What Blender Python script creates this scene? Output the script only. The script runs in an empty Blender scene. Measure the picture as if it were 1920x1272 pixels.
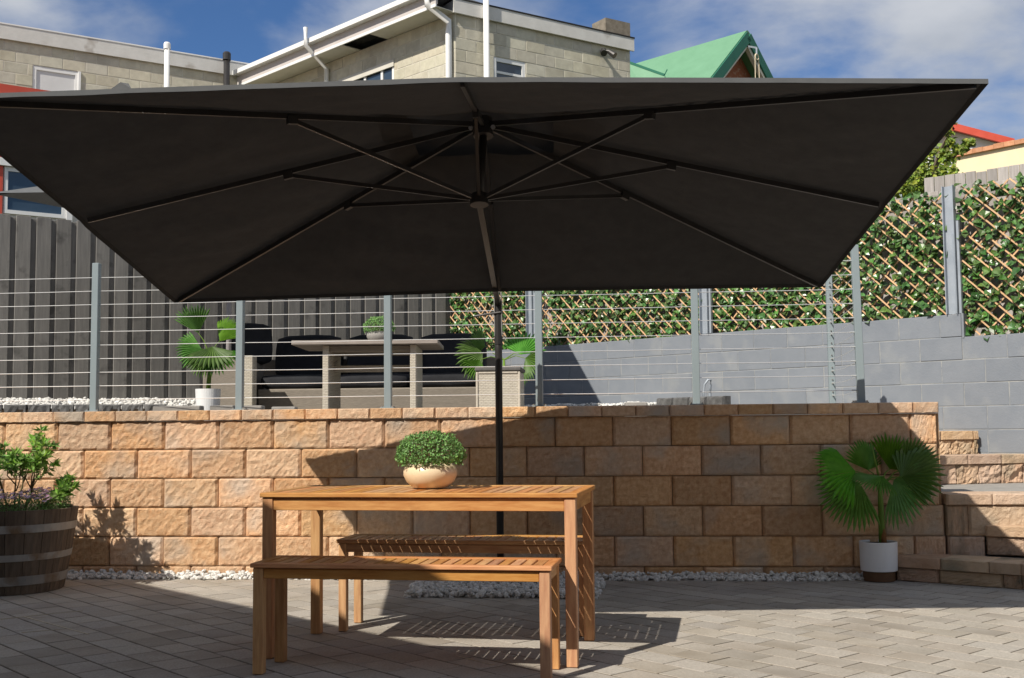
import bpy, bmesh, math, random
from mathutils import Vector, Matrix, noise
random.seed(7)
R_ = math.radians
SC = bpy.context.scene
COL = SC.collection

# ------------------------------------------------------------------ camera
F, YAW, PIT, ROL, CZ = 2150.0, 0.0936, 0.0756, -0.0099, 1.049
def cam_basis():
    cy, sy, cp, sp = math.cos(YAW), math.sin(YAW), math.cos(PIT), math.sin(PIT)
    fwd = Vector((-sy*cp, cy*cp, sp)); right = Vector((cy, sy, 0)); up = right.cross(fwd)
    cr, sr = math.cos(ROL), math.sin(ROL)
    return cr*right + sr*up, -sr*right + cr*up, fwd
CR, CU, CF = cam_basis()
CAMP = Vector((0, 0, CZ))
cd = bpy.data.cameras.new('camera'); cam = bpy.data.objects.new('camera', cd); COL.objects.link(cam)
m = Matrix((CR, CU, -CF)).transposed().to_4x4(); m.translation = CAMP
cam.matrix_world = m
cd.sensor_width = 36.0; cd.lens = 36.0*F/1920; cd.clip_end = 2000; cd.clip_start = 0.05
SC.camera = cam

# ------------------------------------------------------------------ light
SUN = Vector((0.59, 0.86, -1.0)).normalized()          # direction the light travels
ELEV = math.asin(-SUN.z); AZ = math.atan2(-SUN.x, -SUN.y)  # azimuth of the sun from +Y clockwise
w = bpy.data.worlds.new('World'); SC.world = w; w.use_nodes = True
N = w.node_tree.nodes; L = w.node_tree.links; N.clear()
def nd(nodes, t, **k):
    n = nodes.new(t)
    for a, b in k.items(): setattr(n, a, b)
    return n
out = nd(N, 'ShaderNodeOutputWorld'); bg = nd(N, 'ShaderNodeBackground'); L.new(bg.outputs[0], out.inputs[0])
sky = nd(N, 'ShaderNodeTexSky', sky_type='NISHITA', sun_disc=False, sun_elevation=ELEV, sun_rotation=AZ, air_density=1.0, dust_density=0.3, ozone_density=3.5)
tc = nd(N, 'ShaderNodeTexCoord'); sep = nd(N, 'ShaderNodeSeparateXYZ'); L.new(tc.outputs['Generated'], sep.inputs[0])
def mth(op, a, b=None, nodes=N, links=L, clamp=False):
    n = nd(nodes, 'ShaderNodeMath', operation=op, use_clamp=clamp)
    for i, v in enumerate((a, b)):
        if v is None: continue
        if isinstance(v, (int, float)): n.inputs[i].default_value = v
        else: links.new(v, n.inputs[i])
    return n.outputs[0]
zc = mth('ADD', mth('MAXIMUM', sep.outputs[2], 0.0), 0.22)
px_, py_ = mth('DIVIDE', sep.outputs[0], zc), mth('DIVIDE', sep.outputs[1], zc)
comb = nd(N, 'ShaderNodeCombineXYZ'); L.new(mth('ADD', px_, 0.15), comb.inputs[0]); L.new(py_, comb.inputs[1]); comb.inputs[2].default_value = 5.1
n1 = nd(N, 'ShaderNodeTexNoise'); n1.inputs['Scale'].default_value = 1.55; n1.inputs['Detail'].default_value = 9; n1.inputs['Roughness'].default_value = 0.52; n1.inputs['Distortion'].default_value = 0.25
L.new(comb.outputs[0], n1.inputs['Vector'])
r1 = nd(N, 'ShaderNodeMapRange', interpolation_type='SMOOTHSTEP'); r1.inputs[1].default_value = 0.36; r1.inputs[2].default_value = 0.55
L.new(n1.outputs['Fac'], r1.inputs[0])
n2 = nd(N, 'ShaderNodeTexNoise'); n2.inputs['Scale'].default_value = 3.2; n2.inputs['Detail'].default_value = 6
L.new(comb.outputs[0], n2.inputs['Vector'])
cc = nd(N, 'ShaderNodeMix', data_type='RGBA'); cc.inputs[6].default_value = (8.2, 8.8, 9.8, 1); cc.inputs[7].default_value = (12.4, 12.7, 13.2, 1)
r2 = nd(N, 'ShaderNodeMapRange'); r2.inputs[1].default_value = 0.35; r2.inputs[2].default_value = 0.68; L.new(n2.outputs['Fac'], r2.inputs[0]); L.new(r2.outputs[0], cc.inputs[0])
mx = nd(N, 'ShaderNodeMix', data_type='RGBA'); L.new(mth('MULTIPLY', r1.outputs[0], 0.9), mx.inputs[0]); tint = nd(N, 'ShaderNodeMix', data_type='RGBA', blend_type='MULTIPLY'); tint.inputs[0].default_value = 1.0; tint.inputs[7].default_value = (0.98, 1.32, 1.74, 1); L.new(sky.outputs[0], tint.inputs[6]); L.new(tint.outputs[2], mx.inputs[6]); L.new(cc.outputs[2], mx.inputs[7])
L.new(mx.outputs[2], bg.inputs['Color']); bg.inputs['Strength'].default_value = 0.05
sl = bpy.data.lights.new('sun', 'SUN'); sl.energy = 5.0; sl.angle = R_(0.5); sl.color = (1.0, 0.93, 0.82)
so = bpy.data.objects.new('sun', sl); COL.objects.link(so); so.rotation_euler = SUN.to_track_quat('-Z', 'Y').to_euler(); so.location = (-6, -8, 12)
vs = SC.view_settings; vs.view_transform = 'Standard'; vs.look = 'None'; vs.exposure = 0.12; vs.gamma = 1.0; vs.use_curve_mapping = False
SC.render.engine = 'CYCLES'

# ------------------------------------------------------------------ helpers
def ray(x, y): return CR*((x-960)/F) - CU*((y-636)/F) + CF
def at(x, y, d): return CAMP + ray(x, y)*d                # a pixel at a forward distance
def onz(x, y, z=0.0):
    r = ray(x, y); return CAMP + r*((z-CZ)/r.z)
def ony(x, y, Y):
    r = ray(x, y); return CAMP + r*(Y/r.y)
def onplane(x, y, p, n):
    r = ray(x, y); return CAMP + r*((Vector(p)-CAMP).dot(n)/r.dot(n))

def obj(name, me, mat=None, parent=None, loc=(0, 0, 0), rot=(0, 0, 0), scale=None):
    o = bpy.data.objects.new(name, me); COL.objects.link(o)
    if parent: o.parent = parent
    o.location = loc; o.rotation_euler = rot
    if scale: o.scale = scale
    if mat and not me.materials: me.materials.append(mat)
    return o
def tag(o, label=None, cat=None, group=None, kind=None):
    for k, v in (('label', label), ('category', cat), ('group', group), ('kind', kind)):
        if v: o[k] = v
    return o
def thing(name, label, cat, loc=(0, 0, 0), rz=0.0, group=None):
    o = bpy.data.objects.new(name, None); COL.objects.link(o); o.location = loc; o.rotation_euler = (0, 0, rz); o.empty_display_size = 0.1
    return tag(o, label, cat, group)
def mesh(name, v, f, mat=None, smooth=False):
    me = bpy.data.meshes.new(name); me.from_pydata([tuple(p) for p in v], [], f); me.update()
    if smooth: me.polygons.foreach_set('use_smooth', [True]*len(me.polygons))
    if mat: me.materials.append(mat)
    return me
_cb = {}
def cbox(lx, ly, lz, b=0.003, mat=None):
    key = (round(lx, 4), round(ly, 4), round(lz, 4), round(b, 4), mat.name if mat else '')
    if key in _cb: return _cb[key]
    bm = bmesh.new(); bmesh.ops.create_cube(bm, size=1.0)
    bmesh.ops.scale(bm, vec=(lx, ly, lz), verts=bm.verts)
    if b > 0: bmesh.ops.bevel(bm, geom=list(bm.edges), offset=min(b, 0.3*min(lx, ly, lz)), segments=1, affect='EDGES', profile=0.5)
    me = bpy.data.meshes.new('box'); bm.to_mesh(me); bm.free()
    if mat: me.materials.append(mat)
    _cb[key] = me; return me
def box(name, c, s, mat, parent=None, b=0.003, rot=(0, 0, 0)):
    return obj(name, cbox(*s, b, mat), None, parent, c, rot)
def plank(name, c, s, axis, mat, parent=None, b=0.003, rot=None):
    """box whose grain (local X) runs along axis"""
    if axis == 'x': return box(name, c, s, mat, parent, b)
    if axis == 'y': return box(name, c, (s[1], s[0], s[2]), mat, parent, b, (0, 0, R_(90)))
    return box(name, c, (s[2], s[1], s[0]), mat, parent, b, (0, R_(-90), 0))
class MB:
    def __init__(s): s.v = []; s.f = []
    def add(s, v, f):
        o = len(s.v); s.v += [tuple(p) for p in v]; s.f += [tuple(i+o for i in q) for q in f]
    def box(s, c, sz, rz=0.0):
        x, y, z = sz[0]/2, sz[1]/2, sz[2]/2; cs, sn = math.cos(rz), math.sin(rz)
        v = [(c[0]+a*x*cs-b*y*sn, c[1]+a*x*sn+b*y*cs, c[2]+d*z) for a, b, d in ((-1,-1,-1),(1,-1,-1),(1,1,-1),(-1,1,-1),(-1,-1,1),(1,-1,1),(1,1,1),(-1,1,1))]
        s.add(v, [(0,3,2,1),(4,5,6,7),(0,1,5,4),(1,2,6,5),(2,3,7,6),(3,0,4,7)])
    def tube(s, pts, r, n=8, cap=True):
        pts = [Vector(p) for p in pts]; rr = r if isinstance(r, (list, tuple)) else [r]*len(pts)
        rings = []; up = Vector((0, 0, 1))
        for i, p in enumerate(pts):
            t = (pts[min(i+1, len(pts)-1)]-pts[max(i-1, 0)]).normalized()
            a = t.cross(up)
            if a.length < 1e-3: a = t.cross(Vector((1, 0, 0)))
            a.normalize(); b = a.cross(t)
            rings.append([p+(a*math.cos(2*math.pi*k/n)+b*math.sin(2*math.pi*k/n))*rr[i] for k in range(n)])
        v = [q for g in rings for q in g]; f = []
        for i in range(len(pts)-1):
            for k in range(n): f.append((i*n+k, i*n+(k+1) % n, (i+1)*n+(k+1) % n, (i+1)*n+k))
        if cap: f.append(tuple(range(n))[::-1]); f.append(tuple(range((len(pts)-1)*n, len(pts)*n)))
        s.add(v, f)
    def bar(s, a, b, wd, ht):
        """rectangular bar from a to b"""
        a, b = Vector(a), Vector(b); t = (b-a).normalized(); x = t.cross(Vector((0, 0, 1)))
        if x.length < 1e-3: x = Vector((1, 0, 0))
        x.normalize(); y = x.cross(t); v = []
        for p in (a, b):
            for i, j in ((-1,-1),(1,-1),(1,1),(-1,1)): v.append(p+x*i*wd/2+y*j*ht/2)
        s.add(v, [(0,1,2,3)[::-1],(4,5,6,7),(0,1,5,4),(1,2,6,5),(2,3,7,6),(3,0,4,7)])
    def lathe(s, prof, c=(0, 0, 0), n=24, close=False):
        v = []; f = []
        for r, z in prof:
            for k in range(n): v.append((c[0]+r*math.cos(2*math.pi*k/n), c[1]+r*math.sin(2*math.pi*k/n), c[2]+z))
        for i in range(len(prof)-1):
            for k in range(n): f.append((i*n+k, i*n+(k+1) % n, (i+1)*n+(k+1) % n, (i+1)*n+k))
        if close: f.append(tuple(range(n))[::-1]); f.append(tuple(range((len(prof)-1)*n, len(prof)*n)))
        s.add(v, f)
    def prism(s, poly, z0, z1):
        n = len(poly); v = [(p[0], p[1], z0) for p in poly]+[(p[0], p[1], z1) for p in poly]
        s.add(v, [tuple(range(n))[::-1], tuple(range(n, 2*n))]+[(i, (i+1) % n, n+(i+1) % n, n+i) for i in range(n)])
    def build(s, name, mat, parent=None, loc=(0, 0, 0), rot=(0, 0, 0), smooth=False):
        return obj(name, mesh(name, s.v, s.f, mat, smooth), None, parent, loc, rot)

# ------------------------------------------------------------------ materials
def pmat(name, c1, c2, scale=6.0, rough=0.8, bump=0.0, bscale=60.0, rnd=0.12, metallic=0.0, stretch=(1, 1, 1), spec=0.3, island=False, detail=6, c3=None, c3s=2.0, c3lo=0.55, c3hi=0.7, trans=0.0, huev=0.0, coord='Object'):
    mt = bpy.data.materials.new(name); mt.use_nodes = True
    n = mt.node_tree.nodes; l = mt.node_tree.links; n.clear()
    o = nd(n, 'ShaderNodeOutputMaterial'); p = nd(n, 'ShaderNodeBsdfPrincipled'); l.new(p.outputs[0], o.inputs[0])
    p.inputs['Roughness'].default_value = rough; p.inputs['Metallic'].default_value = metallic; p.inputs['Specular IOR Level'].default_value = spec
    t = nd(n, 'ShaderNodeTexCoord'); mp = nd(n, 'ShaderNodeMapping'); mp.inputs['Scale'].default_value = stretch
    oi = nd(n, 'ShaderNodeObjectInfo'); ad = nd(n, 'ShaderNodeVectorMath', operation='ADD')
    l.new(t.outputs[coord], ad.inputs[0])
    rv = nd(n, 'ShaderNodeVectorMath', operation='SCALE'); rv.inputs[0].default_value = (37.1, 17.3, 53.7); l.new(oi.outputs['Random'], rv.inputs['Scale']); l.new(rv.outputs[0], ad.inputs[1])
    l.new(ad.outputs[0], mp.inputs['Vector'])
    nz = nd(n, 'ShaderNodeTexNoise'); nz.inputs['Scale'].default_value = scale; nz.inputs['Detail'].default_value = detail; nz.inputs['Roughness'].default_value = 0.62; l.new(mp.outputs[0], nz.inputs['Vector'])
    rp = nd(n, 'ShaderNodeMapRange'); rp.inputs[1].default_value = 0.3; rp.inputs[2].default_value = 0.7; l.new(nz.outputs['Fac'], rp.inputs[0])
    mx = nd(n, 'ShaderNodeMix', data_type='RGBA'); mx.inputs[6].default_value = (*c1, 1); mx.inputs[7].default_value = (*c2, 1); l.new(rp.outputs[0], mx.inputs[0])
    col = mx.outputs[2]
    if c3:
        nz3 = nd(n, 'ShaderNodeTexNoise'); nz3.inputs['Scale'].default_value = c3s; nz3.inputs['Detail'].default_value = 5; l.new(ad.outputs[0], nz3.inputs['Vector'])
        r3 = nd(n, 'ShaderNodeMapRange'); r3.inputs[1].default_value = c3lo; r3.inputs[2].default_value = c3hi; l.new(nz3.outputs['Fac'], r3.inputs[0])
        m3 = nd(n, 'ShaderNodeMix', data_type='RGBA'); m3.inputs[7].default_value = (*c3, 1); l.new(col, m3.inputs[6]); l.new(r3.outputs[0], m3.inputs[0]); col = m3.outputs[2]
    if rnd:
        src = oi.outputs['Random']
        if island:
            g = nd(n, 'ShaderNodeNewGeometry'); a = mth('ADD', g.outputs['Random Per Island'], src, n, l); src = mth('FRACT', a, None, n, l)
        hs = nd(n, 'ShaderNodeHueSaturation'); l.new(col, hs.inputs['Color'])
        v = nd(n, 'ShaderNodeMapRange'); v.inputs[3].default_value = 1-rnd; v.inputs[4].default_value = 1+rnd; l.new(src, v.inputs[0]); l.new(v.outputs[0], hs.inputs['Value'])
        if huev:
            h2 = mth('FRACT', mth('MULTIPLY', src, 7.13, n, l), None, n, l)
            hv = nd(n, 'ShaderNodeMapRange'); hv.inputs[3].default_value = 0.5-huev; hv.inputs[4].default_value = 0.5+huev; l.new(h2, hv.inputs[0]); l.new(hv.outputs[0], hs.inputs['Hue'])
            sv = nd(n, 'ShaderNodeMapRange'); sv.inputs[3].default_value = 0.82; sv.inputs[4].default_value = 1.06; l.new(mth('FRACT', mth('MULTIPLY', src, 13.7, n, l), None, n, l), sv.inputs[0]); l.new(sv.outputs[0], hs.inputs['Saturation'])
        col = hs.outputs[0]
    l.new(col, p.inputs['Base Color'])
    if bump:
        nb = nd(n, 'ShaderNodeTexNoise'); nb.inputs['Scale'].default_value = bscale; nb.inputs['Detail'].default_value = 6; nb.inputs['Roughness'].default_value = 0.7; l.new(mp.outputs[0], nb.inputs['Vector'])
        bp = nd(n, 'ShaderNodeBump'); bp.inputs['Strength'].default_value = 1.0; bp.inputs['Distance'].default_value = bump; l.new(nb.outputs['Fac'], bp.inputs['Height']); l.new(bp.outputs[0], p.inputs['Normal'])
    if trans:
        tr = nd(n, 'ShaderNodeBsdfTranslucent'); l.new(col, tr.inputs['Color']); ms = nd(n, 'ShaderNodeMixShader'); ms.inputs[0].default_value = trans
        l.new(p.outputs[0], ms.inputs[1]); l.new(tr.outputs[0], ms.inputs[2]); l.new(ms.outputs[0], o.inputs[0])
    return mt
M = {}
M['sandstone'] = pmat('split_sandstone', (0.63, 0.345, 0.175), (0.84, 0.565, 0.335), 34, 0.95, 0.013, 105, 0.16, c3=(0.58, 0.47, 0.37), c3s=2.6, c3lo=0.50, c3hi=0.70, huev=0.0035, spec=0.10)
M['stepstone'] = pmat('step_sandstone', (0.52, 0.35, 0.22), (0.64, 0.47, 0.33), 9, 0.95, 0.012, 70, 0.12, c3=(0.30, 0.25, 0.18), c3s=3.0, huev=0.01, spec=0.15)
M['mortar'] = pmat('block_core', (0.34, 0.21, 0.12), (0.40, 0.26, 0.15), 8, 0.95, 0.002, 80, 0.0)
M['paver'] = pmat('concrete_paver', (0.31, 0.28, 0.24), (0.46, 0.42, 0.365), 95, 0.9, 0.0016, 220, 0.095, island=True, c3=(0.27, 0.235, 0.19), c3s=2.2, c3lo=0.45, c3hi=0.75, huev=0.004, spec=0.25)
M['sand'] = pmat('bedding_sand', (0.045, 0.037, 0.027), (0.13, 0.105, 0.075), 6, 1.0, 0.002, 200, 0)
M['joint'] = pmat('pale_joint_sand', (0.42, 0.36, 0.27), (0.55, 0.48, 0.37), 40, 1.0, 0.002, 90, 0)
M['ground'] = pmat('bare_ground', (0.26, 0.23, 0.18), (0.34, 0.30, 0.24), 3, 1.0, 0.01, 20, 0)
M['terrace'] = pmat('terrace_concrete', (0.30, 0.28, 0.25), (0.38, 0.36, 0.32), 5, 0.95, 0.002, 60, 0)
M['grass'] = pmat('rough_grass', (0.06, 0.08, 0.025), (0.10, 0.11, 0.04), 3, 1.0, 0.02, 30, 0)
M['acacia'] = pmat('oiled_acacia', (0.42, 0.165, 0.045), (0.64, 0.34, 0.12), 7, 0.5, 0.0006, 30, 0.16, stretch=(0.9, 9, 9), c3=(0.22, 0.09, 0.035), c3s=5, c3lo=0.64, c3hi=0.8, huev=0.01, spec=0.35)
M['postgrey'] = pmat('grey_powdercoat', (0.235, 0.285, 0.305), (0.26, 0.31, 0.33), 4, 0.45, 0, 1, 0.03, spec=0.4)
M['wire'] = pmat('stainless_wire', (0.75, 0.75, 0.74), (0.82, 0.82, 0.81), 30, 0.3, 0, 1, 0.0, metallic=0.55)
M['steel'] = pmat('galvanised_steel', (0.30, 0.34, 0.39), (0.38, 0.42, 0.47), 8, 0.5, 0.0004, 60, 0.04, metallic=0.2)
M['greywall'] = pmat('grey_painted_block', (0.19, 0.212, 0.245), (0.225, 0.245, 0.275), 5, 0.75, 0.0025, 60, 0.03, c3=(0.26, 0.275, 0.29), c3s=3.5, spec=0.3)
M['greyjoint'] = pmat('painted_mortar', (0.19, 0.21, 0.24), (0.40, 0.40, 0.38), 5, 0.9, 0.003, 80, 0.0, detail=8, stretch=(1, 1, 2.5))
M['darkboard'] = pmat('charcoal_stained_board', (0.15, 0.145, 0.135), (0.215, 0.205, 0.19), 5, 0.85, 0.0012, 60, 0.15, stretch=(0.6, 8, 8), c3=(0.09, 0.086, 0.08), c3s=6, c3lo=0.58, c3hi=0.75)
M['weather'] = pmat('weathered_paling', (0.30, 0.275, 0.255), (0.43, 0.40, 0.38), 6, 0.95, 0.0015, 60, 0.18, stretch=(0.6, 8, 8))
M['willow'] = pmat('willow_slat', (0.60, 0.36, 0.19), (0.72, 0.47, 0.27), 8, 0.7, 0, 1, 0.15, stretch=(1, 6, 6))
M['ivy'] = pmat('ivy_leaf', (0.045, 0.12, 0.022), (0.12, 0.24, 0.06), 25, 0.32, 0, 1, 0.55, island=True, spec=0.6, trans=0.15, huev=0.03)
M['canopy'] = pmat('charcoal_canvas', (0.048, 0.047, 0.047), (0.060, 0.058, 0.057), 12, 0.9, 0.0008, 400, 0.0, spec=0.1, trans=0.05)
M['canopy2'] = pmat('grey_canvas', (0.12, 0.125, 0.13), (0.14, 0.145, 0.15), 12, 0.9, 0.0006, 400, 0.0, spec=0.1, trans=0.05)
M['umbframe'] = pmat('bronze_black_metal', (0.035, 0.033, 0.033), (0.05, 0.047, 0.046), 10, 0.38, 0, 1, 0.0, metallic=0.3, spec=0.5)
M['chrome'] = pmat('bare_metal', (0.62, 0.61, 0.58), (0.7, 0.69, 0.66), 20, 0.3, 0, 1, 0.0, metallic=0.9)
M['pebble'] = pmat('white_pebble', (0.58, 0.57, 0.54), (0.74, 0.73, 0.70), 30, 0.8, 0, 1, 0.22, island=True, huev=0.01)
M['bluestone'] = pmat('dark_bluestone', (0.085, 0.085, 0.085), (0.17, 0.17, 0.17), 20, 0.95, 0.006, 60, 0.15)
M['greypaver'] = pmat('grey_concrete', (0.25, 0.24, 0.225), (0.33, 0.315, 0.295), 12, 0.95, 0.002, 80, 0.15)
M['white'] = pmat('white_paint', (0.74, 0.74, 0.73), (0.80, 0.80, 0.79), 6, 0.5, 0, 1, 0.0)
M['whitepot'] = pmat('white_ceramic', (0.78, 0.79, 0.80), (0.82, 0.83, 0.84), 4, 0.35, 0, 1, 0.0, spec=0.45)
M['cream'] = pmat('cream_glaze', (0.72, 0.56, 0.36), (0.80, 0.66, 0.46), 7, 0.3, 0, 1, 0.0, spec=0.5)
M['soil'] = pmat('potting_soil', (0.035, 0.025, 0.018), (0.06, 0.045, 0.03), 60, 1.0, 0.006, 60, 0)
M['ball'] = pmat('dense_small_leaf', (0.125, 0.28, 0.06), (0.22, 0.42, 0.125), 40, 0.5, 0, 1, 0.4, island=True, spec=0.4, trans=0.2, huev=0.012)
M['shrub'] = pmat('shrub_leaf', (0.15, 0.30, 0.035), (0.24, 0.42, 0.07), 30, 0.45, 0, 1, 0.35, island=True, trans=0.25, huev=0.015)
M['stem'] = pmat('green_brown_stem', (0.13, 0.10, 0.045), (0.18, 0.15, 0.07), 20, 0.8, 0, 1, 0.1)
M['pink'] = pmat('pink_petal', (0.78, 0.52, 0.70), (0.88, 0.70, 0.82), 30, 0.7, 0, 1, 0.25, island=True, trans=0.2)
M['palmleaf'] = pmat('palm_leaf', (0.07, 0.21, 0.014), (0.13, 0.32, 0.03), 20, 0.42, 0, 1, 0.4, spec=0.45, trans=0.2, huev=0.02)
M['palmstem'] = pmat('palm_stem', (0.10, 0.20, 0.02), (0.17, 0.27, 0.045), 14, 0.6, 0, 1, 0.1, stretch=(6, 6, 1))
M['palmhusk'] = pmat('palm_husk', (0.16, 0.065, 0.02), (0.26, 0.12, 0.04), 30, 0.8, 0.002, 60, 0.1)
M['timber'] = pmat('dark_timber_band', (0.09, 0.045, 0.022), (0.15, 0.08, 0.04), 10, 0.6, 0, 1, 0)
M['stave'] = pmat('weathered_oak', (0.085, 0.062, 0.045), (0.16, 0.125, 0.095), 5, 0.85, 0.0015, 50, 0.22, stretch=(8, 8, 0.7))
M['hoop'] = pmat('galvanised_hoop', (0.26, 0.26, 0.255), (0.38, 0.375, 0.36), 7, 0.55, 0.0006, 40, 0.05, metallic=0.35, c3=(0.20, 0.14, 0.09), c3s=6)
M['wicker'] = pmat('beige_wicker', (0.46, 0.41, 0.34), (0.58, 0.53, 0.45), 40, 0.7, 0, 1, 0.1)
M['wickerdark'] = pmat('grey_wicker', (0.20, 0.175, 0.145), (0.28, 0.245, 0.205), 60, 0.75, 0.004, 70, 0.06, stretch=(0.4, 0.4, 3))
M['cushion'] = pmat('charcoal_cushion', (0.022, 0.023, 0.027), (0.034, 0.035, 0.04), 9, 0.95, 0.003, 12, 0.1)
M['tabletop'] = pmat('grey_slat_top', (0.24, 0.21, 0.185), (0.33, 0.29, 0.26), 10, 0.7, 0.0006, 60, 0.1, stretch=(1, 6, 6))
M['houseblock'] = pmat('house_block', (0.46, 0.43, 0.335), (0.58, 0.545, 0.43), 9, 0.95, 0.003, 60, 0.09, huev=0.008, c3=(0.42, 0.385, 0.30), c3s=2)
M['housejoint'] = pmat('house_mortar', (0.52, 0.49, 0.42), (0.60, 0.57, 0.49), 8, 0.95, 0, 1, 0)
M['fascia'] = pmat('peeling_white_fascia', (0.56, 0.55, 0.52), (0.66, 0.65, 0.62), 4, 0.85, 0.002, 30, 0.0, c3=(0.40, 0.37, 0.33), c3s=2.2, c3lo=0.6, c3hi=0.7)
M['soffit'] = pmat('soffit_board', (0.55, 0.53, 0.47), (0.62, 0.60, 0.54), 3, 0.85, 0, 1, 0)
M['glass'] = pmat('window_glass', (0.03, 0.05, 0.075), (0.045, 0.07, 0.10), 2, 0.06, 0, 1, 0, spec=0.8)
M['blind'] = pmat('white_blind', (0.62, 0.62, 0.62), (0.7, 0.7, 0.7), 3, 0.6, 0, 1, 0)
M['dark'] = pmat('dark_recess', (0.02, 0.02, 0.02), (0.03, 0.03, 0.03), 5, 0.9, 0, 1, 0)
M['red'] = pmat('red_steel', (0.52, 0.075, 0.045), (0.60, 0.10, 0.065), 3, 0.55, 0, 1, 0.05)
M['greenroof'] = pmat('green_steel_roof', (0.13, 0.29, 0.17), (0.155, 0.33, 0.20), 2, 0.55, 0, 1, 0.03)
M['greentrim'] = pmat('dark_green_trim', (0.02, 0.13, 0.085), (0.03, 0.16, 0.10), 3, 0.5, 0, 1, 0)
M['brickred'] = pmat('red_brick', (0.25, 0.085, 0.045), (0.36, 0.14, 0.08), 14, 0.95, 0.004, 40, 0.0, c3=(0.36, 0.24, 0.18), c3s=9)
M['creamwall'] = pmat('cream_render', (0.82, 0.68, 0.45), (0.87, 0.74, 0.51), 2, 0.9, 0.001, 60, 0)
M['terracotta'] = pmat('terracotta', (0.50, 0.22, 0.11), (0.62, 0.33, 0.19), 12, 0.9, 0.002, 40, 0.12)
M['tin'] = pmat('grey_roof_sheet', (0.30, 0.31, 0.32), (0.36, 0.37, 0.38), 3, 0.6, 0, 1, 0)
M['vine'] = pmat('vine_leaf', (0.17, 0.26, 0.03), (0.34, 0.40, 0.06), 14, 0.55, 0, 1, 0.45, island=True, trans=0.3, huev=0.03)
M['bark'] = pmat('bark', (0.10, 0.075, 0.05), (0.16, 0.125, 0.09), 12, 0.95, 0.006, 30, 0)
M['rope'] = pmat('cream_rope', (0.66, 0.56, 0.40), (0.74, 0.64, 0.48), 40, 0.8, 0, 1, 0)
M['render'] = pmat('pale_render', (0.60, 0.56, 0.50), (0.66, 0.62, 0.56), 2, 0.9, 0.001, 60, 0)

# ================================================================== SETTING
g = MB(); g.add([(-300, -300, -0.07), (300, -300, -0.07), (300, 300, -0.07), (-300, 300, -0.07)], [(0, 1, 2, 3)])
tag(g.build('ground', M['ground']), kind='structure')
patio = MB(); patio.prism([(-9, -6), (6.5, -6), (6.5, 8.15), (-9, 8.15)], -0.06, -0.0016)
patio = tag(patio.build('patio', M['sand']), kind='structure')
# pavers, laid on the diagonal in stretcher bond
PA = R_(-43.3); PL, PW = 0.232, 0.165
pu, pv = Vector((math.cos(PA), math.sin(PA), 0)), Vector((-math.sin(PA), math.cos(PA), 0))
def paver_mesh(vs=0.0):
    x, y, c = PL/2-0.0048, PW/2-0.0048, 0.0016
    v = []
    for (a, z) in ((0, -0.045), (0, -c), (c, 0.0)):
        for i, j in ((-1,-1),(1,-1),(1,1),(-1,1)): v.append((i*(x-a), j*(y-a), z))
    f = [(8, 9, 10, 11)]
    for k in (0, 4):
        for i in range(4): f.append((k+i, k+(i+1) % 4, k+4+(i+1) % 4, k+4+i))
    return v, f
pvv, pvf = paver_mesh()
pm = mesh('paver', pvv, pvf, M['paver'])
cells = []
p0 = onz(1301.7, 1204)
for j in range(-40, 60):
    for i in range(-40, 60):
        c = p0 + pu*((i+0.5*(j % 2))*PL) + pv*((j+0.5)*PW)
        if not (-5.9 < c.x < 4.6 and 2.6 < c.y < 7.95): continue
        if c.y > 7.62 and -0.75-0.62 < c.x < 0.05 and False: continue
        d = (c-CAMP); fz = d.dot(CF); sx = 960+F*d.dot(CR)/fz if fz > 0.2 else -9e9; sy = 636-F*d.dot(CU)/fz if fz > 0.2 else 9e9
        vis = -40 < sx < 1960 and 1085 < sy < 1300
        cells.append((0 if vis else 1, fz, c))
cells.sort(key=lambda t: (t[0], t[1]))
rest = MB()
for k, (vis, fz, c) in enumerate(cells):
    tx, ty, dz = random.gauss(0, 0.0025), random.gauss(0, 0.0025), abs(random.gauss(0, 0.0007))
    if k < 300:
        obj('paver', pm, None, patio, (c.x, c.y, dz), (tx, ty, PA+random.gauss(0, 0.004)))
    else:
        a = PA+random.gauss(0, 0.004); cs, sn = math.cos(a), math.sin(a)
        rest.add([(c.x+x*cs-y*sn, c.y+x*sn+y*cs, z+dz+x*tx+y*ty) for x, y, z in pvv], pvf)
tag(rest.build('paver_field', M['paver'], patio), kind='stuff')

for (xa, ya, xb, yb, wd_) in ((45, 1157, 165, 1190, 0.011), (-30, 1166, 45, 1157, 0.006), (45, 1157, 155, 1146, 0.006), (40, 1187, 123, 1180, 0.005), (860, 1232, 925, 1248, 0.008)):
    a_, b_ = onz(xa, ya), onz(xb, yb); j_ = MB(); j_.bar((a_.x, a_.y, 0.0), (b_.x, b_.y, 0.0), wd_, 0.006); j_.build('sand_joint', M['joint'], patio)
# garden axes behind the wall: dark fence along e1, grey wall along e2
E1 = Vector((0.768, 0.640, 0)).normalized(); E2 = Vector((-0.763, 0.647, 0)).normalized()
FN0 = Vector((-6.127, 11.024, 0)); GW0 = Vector((2.891, 10.05, 0))
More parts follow.
